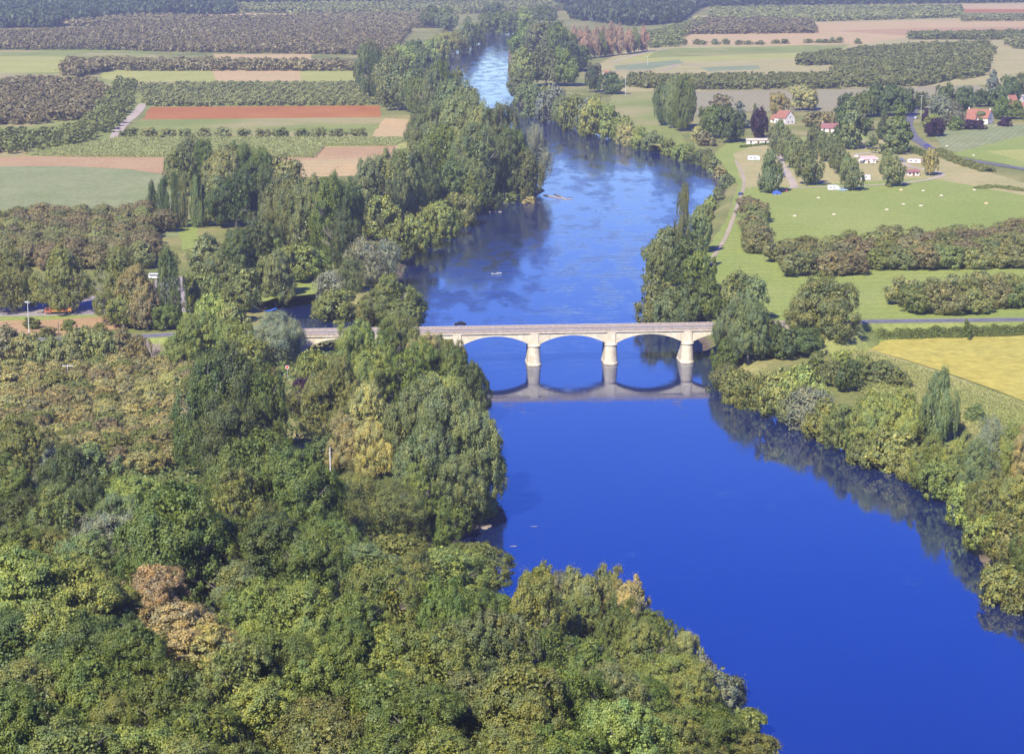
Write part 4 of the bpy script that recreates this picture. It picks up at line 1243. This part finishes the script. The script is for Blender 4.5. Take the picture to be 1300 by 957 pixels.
# ------------------------------------------------------------------ buildings
RED = plain('red_roof_tile', (.30, .135, .09), .85, .1, .4); WHT = plain('white_render', (.66, .62, .55), .9, .1, .06); DKR = plain('dark_red_tile', (.26, .12, .11), .85, .1, .25)
GLS = plain('dark_glass', (.03, .035, .045), .15, .6, .1); WPT = plain('white_paint', (.80, .80, .80), .4, .4, .04); BLK = plain('black_rubber', (.02, .02, .02), .8, .2, .1)
STO = plain('house_stone', (.50, .44, .34), .9, .1, .2); SLA = plain('slate_roof', (.17, .15, .19), .8, .2, .2)
def window(root, x, y, z, w, h, face):
    """face: unit axis 'x-','x+','y-','y+' of the wall"""
    s = 1 if face[1] == '+' else -1; f = MB()
    if face[0] == 'y':
        f.box(x - w / 2 - .12, x + w / 2 + .12, min(y + s * .01, y + s * .1), max(y + s * .01, y + s * .1), z - .1, z + h + .1); fr = f.build('window', WPT, root)
        MB().box(x - w / 2, x + w / 2, min(y + s * .103, y + s * .13), max(y + s * .103, y + s * .13), z, z + h).build('pane', GLS, fr)
    else:
        f.box(min(x + s * .01, x + s * .1), max(x + s * .01, x + s * .1), y - w / 2 - .12, y + w / 2 + .12, z - .1, z + h + .1); fr = f.build('window', WPT, root)
        MB().box(min(x + s * .103, x + s * .13), max(x + s * .103, x + s * .13), y - w / 2, y + w / 2, z, z + h).build('pane', GLS, fr)
def house(px, py, rz, w, d, he, pit, lab, wallm=WHT, roofm=RED, chim=2, wing=None, name='house', storeys=1, cat='house', wins=True):
    x, y, z = P(px, py); r = empty(name, (x, y, z), radians(rz), lab, cat); hr = he + d / 2 * pit
    MB().prism([(-d / 2, -.3), (d / 2, -.3), (d / 2, he), (0, hr), (-d / 2, he)], -w / 2, w / 2, 'x').build('wall', wallm, r)
    o = .45; ro = MB()
    for s in (-1, 1):
        a = (s * (d / 2 + o), he - o * pit + .04); b = (0, hr + .04)
        ro.prism([a, b, (0, hr + .3), (s * (d / 2 + o), he - o * pit + .28)][::s], -w / 2 - .3, w / 2 + .3, 'x')
    rf = ro.build('roof', roofm, r)
    for c in range(chim):
        cx = (-1, 1, .1)[c] * (w / 2 - .6); MB().box(cx - .45, cx + .45, -.4, .4, hr - .5, hr + 1.1).build('chimney', wallm, rf)
    if wins:
        for fl in range(storeys):
            for i in (-.32, 0, .32):
                if fl == 0 and i == 0: continue
                window(r, w * i, -d / 2, .95 + fl * 2.7, 1.1, 1.3, 'y-')
        window(r, w / 2, -d * .2, 1, 1., 1.2, 'x+'); window(r, w / 2, d * .2, 1, 1., 1.2, 'x+'); window(r, w / 2, 0, he + .2, .9, 1.1, 'x+')
        window(r, -w / 2, -d * .2, 1, 1., 1.2, 'x-'); window(r, -w / 2, 0, he + .2, .9, 1.1, 'x-')
        f = MB().box(-.6, .6, -d / 2 - .1, -d / 2 - .01, 0, 2.15).build('door', plain('brown_door', (.16, .08, .05), .6), r)
        MB().box(.42, .5, -d / 2 - .16, -d / 2 - .103, 1, 1.1).build('handle', plain('steel', (.5, .5, .5), .3, .5, .05, 1), f)
    if wing:
        ox, oy, ww, wd, wh = wing
        MB().prism([(oy - wd / 2, -.3), (oy + wd / 2, -.3), (oy + wd / 2, wh), (oy, wh + wd / 2 * pit), (oy - wd / 2, wh)], ox - ww / 2, ox + ww / 2, 'x').build('wing_wall', wallm, r)
        ro = MB()
        for s in (-1, 1):
            ro.prism([(oy + s * (wd / 2 + o), wh - o * pit + .04), (oy, wh + wd / 2 * pit + .04), (oy, wh + wd / 2 * pit + .3), (oy + s * (wd / 2 + o), wh - o * pit + .28)][::s], ox - ww / 2 - .3, ox + ww / 2 + .3, 'x')
        ro.build('wing_roof', roofm, r)
        window(r, ox, oy - wd / 2, .9, 1.2, 1.3, 'y-')
    return r
house(996, 157, -58, 12, 9, 4.4, 1.05, 'white gable-ended house with steep red tiled roof among trees', chim=0, wing=(-9, 0, 7, 6, 2.6))
house(1243, 157, -34, 17, 11, 4.6, 1.0, 'large cream house with red tiled roof and white chimneys above the right meadow', chim=2, wing=(-3, -7, 7, 6, 3.4))
house(1292, 143, -30, 13, 9, 3.6, .9, 'pale house half hidden by trees at the right edge', chim=1)
house(1284, 134, 20, 7, 7, 3.4, 1.3, 'small red-roofed building left of the half hidden right edge house', chim=0, wins=True)
house(1306, 135, 10, 12, 9, 4.5, .8, 'purple-grey slate roofed house at the right edge', roofm=SLA, chim=1)
house(1054, 167, -12, 12, 10, 2.6, .55, 'low house with dark red roof beside the tall conifer', roofm=DKR, chim=1)
house(962, 183, 2, 15, 5, 2.6, .35, 'long low white outbuilding behind the purple tree', roofm=STO, chim=0)
house(770, 96, 15, 6, 4.5, 2.5, .7, 'tiny white shed with red roof by the gravel track', chim=0, name='shed', cat='shed', wins=False)
house(626, 27, 15, 10, 8, 4, .8, 'tiny white house by the far river bend', chim=0)
house(1101, 207, 8, 9, 6, 2.4, .5, 'small campsite building with pinkish roof beside white parasols', roofm=plain('pink_tile', (.55, .36, .33), .9), chim=0, name='campsite_building', cat='building')
house(1158, 223, 10, 7, 4.5, 2.2, .45, 'small open-sided hut near the campsite lane end', roofm=DKR, chim=0, name='hut', cat='hut')

def parasol(px, py, lab):
    x, y, z = P(px, py); r = empty('parasol', (x, y, z), 0, lab, 'parasol', 'white parasols by the campsite building')
    MB().cyl(0, 0, 0, 2.6, .05).build('pole', WPT, r); n = 8
    V = [(0, 0, 2.9)] + [(1.7 * cos(2 * pi * i / n), 1.7 * sin(2 * pi * i / n), 2.2) for i in range(n)] + [(0, 0, 2.84)] + [(1.7 * cos(2 * pi * i / n), 1.7 * sin(2 * pi * i / n), 2.1) for i in range(n)]
    F_ = [(0, 1 + i, 1 + (i + 1) % n) for i in range(n)] + [(n + 1, n + 2 + (i + 1) % n, n + 2 + i) for i in range(n)] + [(1 + i, n + 2 + i, n + 2 + (i + 1) % n, 1 + (i + 1) % n) for i in range(n)]
    MB().add(V, F_).build('canopy', WPT, r)
for i, (a, b) in enumerate([(1087, 203), (1093, 208), (1106, 209), (1112, 206)]): parasol(a, b, ['white parasol at far left of the campsite building', 'white parasol in front of the campsite building wall, left one', 'white parasol in front of the campsite building wall, right one', 'white parasol at far right of the campsite building'][i])

# ------------------------------------------------------------------ vehicles
def wheels(r, xs, half, rad=.32):
    for xx in xs:
        for s in (-1, 1):
            t = MB().tube([(xx, s * half - .11, rad), (xx, s * half + .11, rad)], [rad, rad], 14).build('wheel', BLK, r)
            MB().tube([(xx, s * half + s * .112, rad), (xx, s * half + s * .13, rad)], [rad * .6, rad * .6], 12).build('rim', plain('steel', (.5, .5, .5), .3, .5, .05, 1), t)
def car(px, py, rz, paint, lab, z=None, van=False, name='parked_car'):
    x, y, z = P(px, py, z or ZP + .9 * 0); r = empty(name, (x, y, z + .03), radians(rz), lab, 'van' if van else 'car')
    if van: pr = [(-2.4, .35), (2.4, .35), (2.45, .9), (2.1, 1.15), (1.6, 1.95), (1.3, 2.1), (-2.3, 2.1), (-2.45, 1.9), (-2.45, .6)]; W_ = .95
    else: pr = [(-2.05, .3), (2.05, .3), (2.12, .6), (1.95, .85), (1.05, .98), (.45, 1.42), (-.95, 1.46), (-1.75, 1.02), (-2.08, .95), (-2.1, .5)]; W_ = .86
    MB().prism(pr, -W_, W_).build('body', paint, r)
    q = MB()
    for s in (-1, 1):
        a, b = sorted((s * (W_ + .004), s * (W_ + .02)))
        if van: q.prism([(-2.1, 1.25), (1.75, 1.25), (1.45, 1.85), (-2.1, 1.85)], a, b)
        else: q.prism([(-1.45, 1.03), (.95, 1.03), (.4, 1.36), (-.9, 1.39)], a, b)
    q.build('side_window', GLS, r)
    if van: MB().add([(2.13, -.8, 1.17), (2.13, .8, 1.17), (1.64, .75, 1.93), (1.64, -.75, 1.93), (2.1, -.8, 1.14), (2.1, .8, 1.14), (1.6, .75, 1.9), (1.6, -.75, 1.9)], [(0, 1, 2, 3), (7, 6, 5, 4), (0, 4, 5, 1), (3, 2, 6, 7), (0, 3, 7, 4), (1, 5, 6, 2)]).build('windscreen', GLS, r)
    else: MB().add([(1.05, -.72, 1.005), (1.05, .72, 1.005), (.5, .66, 1.41), (.5, -.66, 1.41), (1.02, -.72, .98), (1.02, .72, .98), (.47, .66, 1.38), (.47, -.66, 1.38)], [(0, 1, 2, 3), (7, 6, 5, 4), (0, 4, 5, 1), (3, 2, 6, 7), (0, 3, 7, 4), (1, 5, 6, 2)]).build('windscreen', GLS, r)
    for s in (-1, 1): MB().box(2.08 if not van else 2.42, 2.16 if not van else 2.48, s * .6 - .15, s * .6 + .15, .6, .75).build('headlight', plain('lamp_glass', (.7, .7, .65), .2), r)
    wheels(r, (-1.3, 1.3), W_ - .1); return r
def caravan(px, py, rz, L, lab, motor=False, col=None):
    x, y, z = P(px, py); r = empty('motorhome' if motor else 'caravan', (x, y, z + .03), radians(rz), lab, 'camper'); h = L / 2
    pr = [(-h, .5), (h - .2, .45), (h, .9), (h - .25, 2.3), (h - .9, 2.75), (-h + .3, 2.8), (-h - .05, 2.4)] if not motor else [(-h, .45), (h, .4), (h + .1, .95), (h - .35, 1.2), (h - .7, 1.8), (h - .2, 2.1), (h - .3, 2.85), (-h, 2.95)]
    MB().prism(pr, -1.1, 1.1).build('body', col or WPT, r)
    for s in (-1, 1):
        for xx in (-h * .55, h * .1):
            a, b = sorted((s * 1.104, s * 1.13)); MB().box(xx - .5, xx + .5, a, b, 1.45, 2.05).build('window', GLS, r)
    MB().box(h * .35, h * .35 + .62, -1.13, -1.104, .55, 2.2).build('door', plain('grey_panel', (.55, .56, .58), .5), r)
    wheels(r, (-h * .6, h * .65) if motor else (0, .0 + .75), 1.0)
    if not motor: MB().prism([(h - .1, .5), (h + 1.1, .45), (h + 1.1, .55), (h - .1, .62)], -.06, .06).build('tow_bar', BLK, r)
def pm(n, c): return plain(n, c, .3, .5, .03)
caravan(957, 204, 5, 7.2, 'white caravan standing alone at left of the campsite', False)
caravan(992, 226, 62, 6.8, 'white motorhome behind the egg-shaped tree by the campsite lane', True)
caravan(1058, 242, 3, 6, 'white caravan under the front tree of the right campsite row')
car(1070, 242.5, 3, pm('light_blue_paint', (.35, .5, .7)), 'light blue car hitched in front of the white caravan')
caravan(1099, 229, -12, 5.6, 'small white camper on the grass right of the campsite tree row', True)
car(940.5, 248, 65, pm('dark_blue_paint', (.04, .06, .16)), 'dark blue car parked on the grass beside the riverside path')
car(1157, 149, 10, pm('navy_paint', (.03, .05, .2)), 'dark blue car at the top of the farm road bend')
car(1177, 186.5, -35, pm('violet_paint', (.08, .07, .3)), 'violet-blue car driving round the farm road bend', z=ZP + .9, name='moving_car')
car(584, 413.5, math.degrees(BANG) + 180, pm('black_paint', (.02, .02, .03)), 'dark car crossing the left part of the stone bridge', z=DZ, name='moving_car')
car(197, 354, -4, pm('white_gloss', (.8, .8, .8)), 'white minibus with dark windows behind the tall column poplar', van=True, name='parked_minibus')
car(195, 379, 78, pm('white_gloss', (.8, .8, .8)), 'white car parked nearer the road than the white minibus')
car(1163, 151, 60, pm('silver_paint', (.45, .46, .5)), 'silver car by the yellow bush on the farm road')
def tent(px, py, rz, w, d, h, m, lab):
    x, y, z = P(px, py); r = empty('tent', (x, y, z), radians(rz), lab, 'tent')
    MB().prism([(-w / 2, 0), (w / 2, 0), (w / 2 * .85, h * .62), (0, h), (-w / 2 * .85, h * .62)], -d / 2, d / 2).build('canopy', m, r)
    MB().prism([(-.5, .05), (.5, .05), (0, h * .75)], -d / 2 - .03, -d / 2 - .005).build('opening', plain('tent_inside', (.06, .06, .08)), r)
tent(986, 247, 4, 4.2, 3, 2.2, pm('blue_canvas', (.07, .14, .6)), 'bright blue tent under the egg-shaped campsite tree')
tent(996, 243.5, 10, 2.4, 2, 1.4, pm('red_canvas', (.6, .1, .08)), 'small red tent right of the bright blue tent')
tent(1145, 206, 0, 4.5, 3, 2.5, pm('grey_canvas', (.16, .17, .25)), 'grey-blue tent between the large cedar and campsite lane')
caravan(1162, 208, -14, 9, 'long pinkish-white mobile home near the hedge of the farm road', False, plain('pinkish_panel', (.66, .55, .52), .6))
tent(1177, 216, 0, 4, 3, 2.2, WPT, 'white tent at the foot of the small tan tree')
tent(1044, 198, 0, 2.6, 2, 1.8, WPT, 'small white tent between the two rows of campsite trees')
# orange truck on the yard
def truck():
    x, y, z = P(74, 398.5); r = empty('flatbed_truck', (x, y, z + .06), radians(184), 'orange flatbed truck with red cab under the dome-shaped tree', 'truck')
    o = pm('orange_paint', (.62, .28, .07)); rd = pm('red_paint', (.40, .12, .07))
    MB().prism([(-5, .6), (2.6, .6), (2.6, .95), (-5, .95)], -1.2, 1.2).build('chassis', BLK, r)
    MB().box(-5, 2.2, -1.25, 1.25, .96, 1.25).build('flatbed', o, r)
    for i in range(3): MB().box(-4.8 + i * 2.4, -2.7 + i * 2.4, -1.1, 1.1, 1.26, 2.1).build('crate', o if i != 1 else rd, r)
    MB().prism([(2.5, .5), (4.7, .5), (4.75, 1.3), (4.4, 2.5), (2.5, 2.6)], -1.2, 1.2).build('cab', rd, r)
    q = MB()
    for s in (-1, 1):
        a, b = sorted((s * 1.204, s * 1.22)); q.prism([(3.0, 1.5), (4.35, 1.5), (4.15, 2.2), (3.0, 2.25)], a, b)
    q.build('side_window', GLS, r); wheels(r, (-4, -2.8, 3.6), 1.1, .48)
truck()

# ------------------------------------------------------------------ poles, boats and small things
GAL = plain('galvanised_steel', (.62, .62, .60), .5, .4, .1)
def pole(px, top, bot, lab, arm=1.6, lamp=False, m=GAL, name='utility_pole', cat='pole'):
    x, y, z = march(px, bot); H = (bot - top) * mpp(x, y, z) / CP; r = empty(name, (x, y, z - .1), 0, lab, cat)
    MB().tube([(0, 0, 0), (0, 0, H)], [.15, .09], 10).build('post', m, r)
    if arm: MB().box(-arm, arm, -.07, .07, H - .6, H - .42).build('crossarm', m, r)
    if lamp: MB().prism([(-arm - .1, H - .4), (-arm + .7, H - .4), (-arm + .6, H - .2), (-arm, H - .2)], -.15, .15).build('lamp_head', WPT, r)
    elif arm:
        for xx in (-arm * .9, 0, arm * .9): MB().cyl(xx, 0, H - .415, H - .15, .06, 8).build('insulator', WPT, r)
pole(37, 383, 424, 'thin grey street lamp with short arms beside the left road', .9, True, name='street_lamp', cat='street lamp')
pole(75, 410, 430, 'slim dark post at the edge of the left road', 0, m=plain('dark_post', (.1, .09, .08)), name='roadside_post')
pole(87, 463, 490, 'grey power pole with crossarm in the trees below the left road', 1.6)
pole(420, 568, 630, 'white pole standing in the clearing among the trees left of the river', 0, m=WPT)
pole(794, 96, 122, 'pale pole on the far right bank beside the orchard strip', 0)
pole(1169, 122, 148, 'pale power pole with crossarm at the top of the farm road', 1.6)
pole(822, 72, 84, 'tiny pole beside the far farm path', 1.2)
def sign(px, py, lab):
    x, y, z = march(px, py); r = empty('road_sign', (x, y, z), 0, lab, 'sign')
    MB().cyl(0, 0, 0, 3.4, .06, 8).build('post', GAL, r)
    p = MB().tube([(0, -.1, 3.2), (0, -.14, 3.2)], [.55, .55], 20).build('sign_plate', WPT, r)
    MB().tube([(0, -.143, 3.2), (0, -.15, 3.2)], [.42, .42], 20).build('sign_face', pm('sign_red', (.7, .05, .04)), p)
sign(365, 480, 'small round red and white sign among the trees near the bridge left end')
def canoe(px, py, rz, m, lab, L=5., z=None, name='canoe'):
    x, y, zz = P(px, py, 0.02) if z == 0 else march(px, py); r = empty(name, (x, y, zz + (.06 if z != 0 else -.08)), radians(rz), lab, 'canoe')
    n = 13; V = []; Fc = []
    for i in range(n):
        t = i / (n - 1) * 2 - 1; wv = .42 * max(.02, (1 - abs(t) ** 2.4)); k = .22 * t * t
        ring = [(-wv, .42 + k), (-wv * .85, .12 + k * .6), (0, k * .8), (wv * .85, .12 + k * .6), (wv, .42 + k), (wv * .8, .40 + k), (wv * .6, .18 + k * .6), (0, .09 + k * .8), (-wv * .6, .18 + k * .6), (-wv * .8, .40 + k)]
        V += [(t * L / 2, a, b) for a, b in ring]
        if i: Fc += [((i - 1) * 10 + j, (i - 1) * 10 + (j + 1) % 10, i * 10 + (j + 1) % 10, i * 10 + j) for j in range(10)]
    Fc += [tuple(range(10)), tuple(range((n - 1) * 10, n * 10))[::-1]]
    MB().add(V, Fc).build('hull', m, r, True)
    for xx in (-L * .2, L * .16): MB().box(xx - .13, xx + .13, -.3, .3, .28, .32).build('seat', plain('seat_slat', (.25, .2, .12)), r)
    return r
TURQ = pm('turquoise_hull', (.08, .62, .52)); BLU = pm('blue_hull', (.06, .22, .75))
canoe(361, 371, 8, TURQ, 'turquoise canoe on the grass by the inlet, left one of two', 7)
canoe(369, 373, -12, TURQ, 'turquoise canoe on the grass by the inlet, right one of two', 7)
canoe(344, 396, 60, BLU, 'blue canoe drawn up at the left end of the inlet', 7)
canoe(349, 392, 50, BLU, 'blue canoe lying closest to the inlet water', 7)
cn = canoe(630, 348, 20, pm('white_hull', (.42, .48, .5)), 'small pale canoe afloat in the middle of the river above the bridge', 4.6, z=0)
def person(x, y, z, rz, lab, shirt):
    r = empty('person', (x, y, z), rz, lab, 'person')
    V = [(0, 0, .1), (0, 0, .32), (.01, 0, .52), (0, 0, .6), (.02, 0, .74), (0, .1, .1), (.38, .13, .26), (.72, .12, .06), (0, -.1, .1), (.38, -.13, .26), (.72, -.12, .06), (0, .19, .5), (.2, .24, .3), (.42, .12, .36), (0, -.19, .5), (.2, -.24, .3), (.42, -.16, .26)]
    E = [(0, 1), (1, 2), (2, 3), (3, 4), (0, 5), (5, 6), (6, 7), (0, 8), (8, 9), (9, 10), (2, 11), (11, 12), (12, 13), (2, 14), (14, 15), (15, 16)]
    Rr = [.14, .13, .14, .055, .1, .09, .07, .045, .09, .07, .045, .06, .045, .03, .06, .045, .03]
    me = bpy.data.meshes.new('body'); me.from_pydata(V, E, []); me.update(); b = link('body', me, shirt, r)
    md = b.modifiers.new('skin', 'SKIN'); sv = me.skin_vertices[0].data
    for i, q in enumerate(Rr): sv[i].radius = (q, q)
    sv[0].use_root = True
    b.modifiers.new('sub', 'SUBSURF').levels = 1
    h = MB(); h.tube([(-.01, 0, .74), (0, 0, .8), (0, 0, .86)], [.12, .115, .05], 10); h.build('hair', plain('dark_hair', (.04, .025, .02)), r)
kx, ky, _ = cn.location
a_ = radians(20)
person(kx - cos(a_) * 1.0, ky - sin(a_) * 1.0, .25, a_, 'person in a dark top seated at the back of the canoe', plain('dark_cloth', (.05, .06, .09)))
person(kx + cos(a_) * .7, ky + sin(a_) * .7, .25, a_, 'person in a pale top seated at the front of the canoe', plain('pale_cloth', (.6, .6, .62)))
# driftwood at the gravel bank
def log(pts, r0, lab, m=None):
    c = [P(px, py, 0) for px, py in pts]; o = MB().tube([(x, y, .12 + .1 * sin(i * 2)) for i, (x, y, _) in enumerate(c)], [r0 * (1 - .6 * i / len(c)) for i in range(len(c))], 8).build('driftwood', m or plain('bleached_wood', (.34, .30, .25), .9), None, True)
    tag(o, lab, 'log')
log([(690, 248), (700, 250), (712, 252), (727, 253.5)], .45, 'long bleached log lying in the water off the gravel bank')
log([(704, 247), (712, 250), (718, 254)], .35, 'short bleached branch crossing the long log')
log([(622, 270), (630, 269), (637, 269.5)], .5, 'pinkish piece of driftwood in the shade of the left bank upstream')
log([(1200, 622), (1206, 632), (1212, 640)], .25, 'bleached fallen branch at the right bank water edge')
log([(1218, 628), (1222, 640), (1224, 650)], .2, 'second bleached branch sticking out beside the fallen one')
def shoal(px, py, w, d, lab):
    x, y, _ = P(px, py, 0); V = [(0, 0, .06)]; n = 26
    for i in range(n):
        a = 2 * pi * i / n; q = 1 + .25 * sin(3 * a + px) + random.uniform(-.08, .08); V.append((w / 2 * q * cos(a), d / 2 * q * sin(a), -.12))
    o = MB().add(V, [(0, 1 + i, 1 + (i + 1) % n) for i in range(n)]).build('gravel_shoal', M_sand, None, True, (x, y, 0)); tag(o, kind='structure')
shoal(616, 668, 9, 13, ''); shoal(590, 690, 9, 10, ''); shoal(645, 719, 10, 3.5, ''); shoal(652, 693, 5, 2, ''); shoal(678, 668, 5, 1.5, '')
# straw piles on the meadow
HAY = plain('straw', (.46, .42, .28), .95, .05, .15); HAYO = plain('orange_straw', (.62, .42, .22), .95, .05, .15)
hp = [(1009, 275, 0), (1059, 273, 0), (1126, 267, 0), (1147, 260, 0), (1169, 262, 0), (1195, 249, 0), (1172, 243, 0), (1237, 242, 0), (1144, 242, 1), (1252, 259, 1), (1039, 252, 0), (1202, 186, 0), (1236, 198, 0)]
for i, (a, b, c) in enumerate(hp):
    x, y, z = P(a, b); V = []; n = 12
    for j, (rr, zz) in enumerate(((1.1, 0), (1.0, .35), (.65, .7), (.2, .85))):
        for k in range(n): q = 1 + .15 * sin(k * 2.1 + i); V.append((rr * q * cos(2 * pi * k / n), rr * q * sin(2 * pi * k / n), zz))
    Fc = [(j * n + k, j * n + (k + 1) % n, (j + 1) * n + (k + 1) % n, (j + 1) * n + k) for j in range(3) for k in range(n)] + [tuple(range(3 * n, 4 * n))]
    o = MB().add(V, Fc).build('straw_pile', HAYO if c else HAY, None, True, (x, y, z))
    tag(o, 'small orange straw pile on the right meadow' if c else 'small pale straw pile lying on the mown meadow' if i < 11 else 'white-ish straw pile in the pale field right of the farm road', 'straw pile', 'orange straw piles' if c else 'pale straw piles' if i < 11 else 'straw piles right of the farm road')

# ------------------------------------------------------------------ labels of the single trees
LM = [(490, 408, 'the bridge left end'), (940, 404, 'the bridge right end'), (600, 660, 'the small sandy beach'), (80, 386, 'the orange truck'), (196, 360, 'the parked white minibus'),
      (364, 370, 'the turquoise canoes'), (195, 440, 'the bare leafless tree'), (225, 760, 'the orange trees'), (690, 244, 'the gravel bank log'), (575, 60, 'the far river bend'), (1243, 145, 'the cream house with chimneys'),
      (996, 147, 'the white gable house'), (940, 245, 'the dark blue car'), (1175, 165, 'the farm road bend'), (1060, 237, 'the white caravan'), (1190, 510, 'the pointed riverside poplar'), (1180, 440, 'the yellow crop field'),
      (1028, 496, 'the silver willow'), (1180, 660, 'the fallen right bank branches'), (490, 140, 'the rust-red field corner'), (430, 192, 'the small pink ploughed patch'), (215, 255, 'the slim poplar row'),
      (420, 600, 'the white pole in the clearing'), (300, 500, 'the big pale-trunked trees'), (720, 740, 'the pale trees by near water'), (0, 867, 'the lower left corner'), (480, 867, 'the bottom edge centre'),
      (384, 500, 'the dark purple tree'), (866, 290, 'the very tall slim poplar'), (770, 60, 'the pinkish poplar row'), (855, 130, 'the paired poplars by vines'), (40, 600, 'the left photo edge'), (900, 860, 'the wood tip by the water'), (1101, 200, 'the campsite parasols')]
def rel(dx, dy):
    a = math.degrees(atan2(-dy, dx)) % 360
    return ['right of', 'above right of', 'above', 'above left of', 'left of', 'below left of', 'below', 'below right of'][int((a + 22.5) // 45) % 8]
groups = {}
for t in TREES:
    if not t[6]: continue
    d = [((t[1] - m[0]) ** 2 + (t[2] - m[1]) ** 2, m) for m in LM]; D2, m = min(d, key=lambda q: q[0])
    key = (CW[t[5]], t[4], rel(t[1] - m[0], t[2] - m[1]), m[2]); groups.setdefault(key, []).append((D2, t))
ORD = ['nearest', 'second nearest', 'third nearest', 'fourth nearest', 'fifth nearest', 'sixth nearest', 'seventh nearest', 'eighth nearest', 'ninth nearest', 'tenth nearest', 'eleventh', 'twelfth', 'thirteenth', 'fourteenth', 'fifteenth', 'sixteenth', 'seventeenth', 'eighteenth', 'nineteenth', 'twentieth']
for (c, noun, rl, lm), ts in groups.items():
    ts.sort(key=lambda q: q[0])
    for i, (_, t) in enumerate(ts):
        t[0]['label'] = f'{c} {noun} {rl} {lm}' + (f', {ORD[min(i, 19)]}' if len(ts) > 1 else '')

# ------------------------------------------------------------------ haze over the valley
def haze():
    m = bpy.data.materials.new('haze'); m.use_nodes = True; nt = m.node_tree; nt.nodes.clear()
    v = N(nt, 'ShaderNodeVolumePrincipled'); v.inputs['Color'].default_value = (.88, .87, .98, 1); v.inputs['Density'].default_value = .00011; v.inputs['Anisotropy'].default_value = .3
    o = N(nt, 'ShaderNodeOutputMaterial'); nt.links.new(v.outputs[0], o.inputs['Volume'])
    b = MB().box(-18500, 18500, -400, 9600, -4.5, 152).build('haze', m); tag(b, kind='stuff'); return b
haze()
print('LONG', [o['label'] for o in bpy.data.objects if len(str(o.get('label', '')).split()) > 16])
print('TREES', len(TREES), 'walnuts', NW[0], 'objects', len(bpy.data.objects))
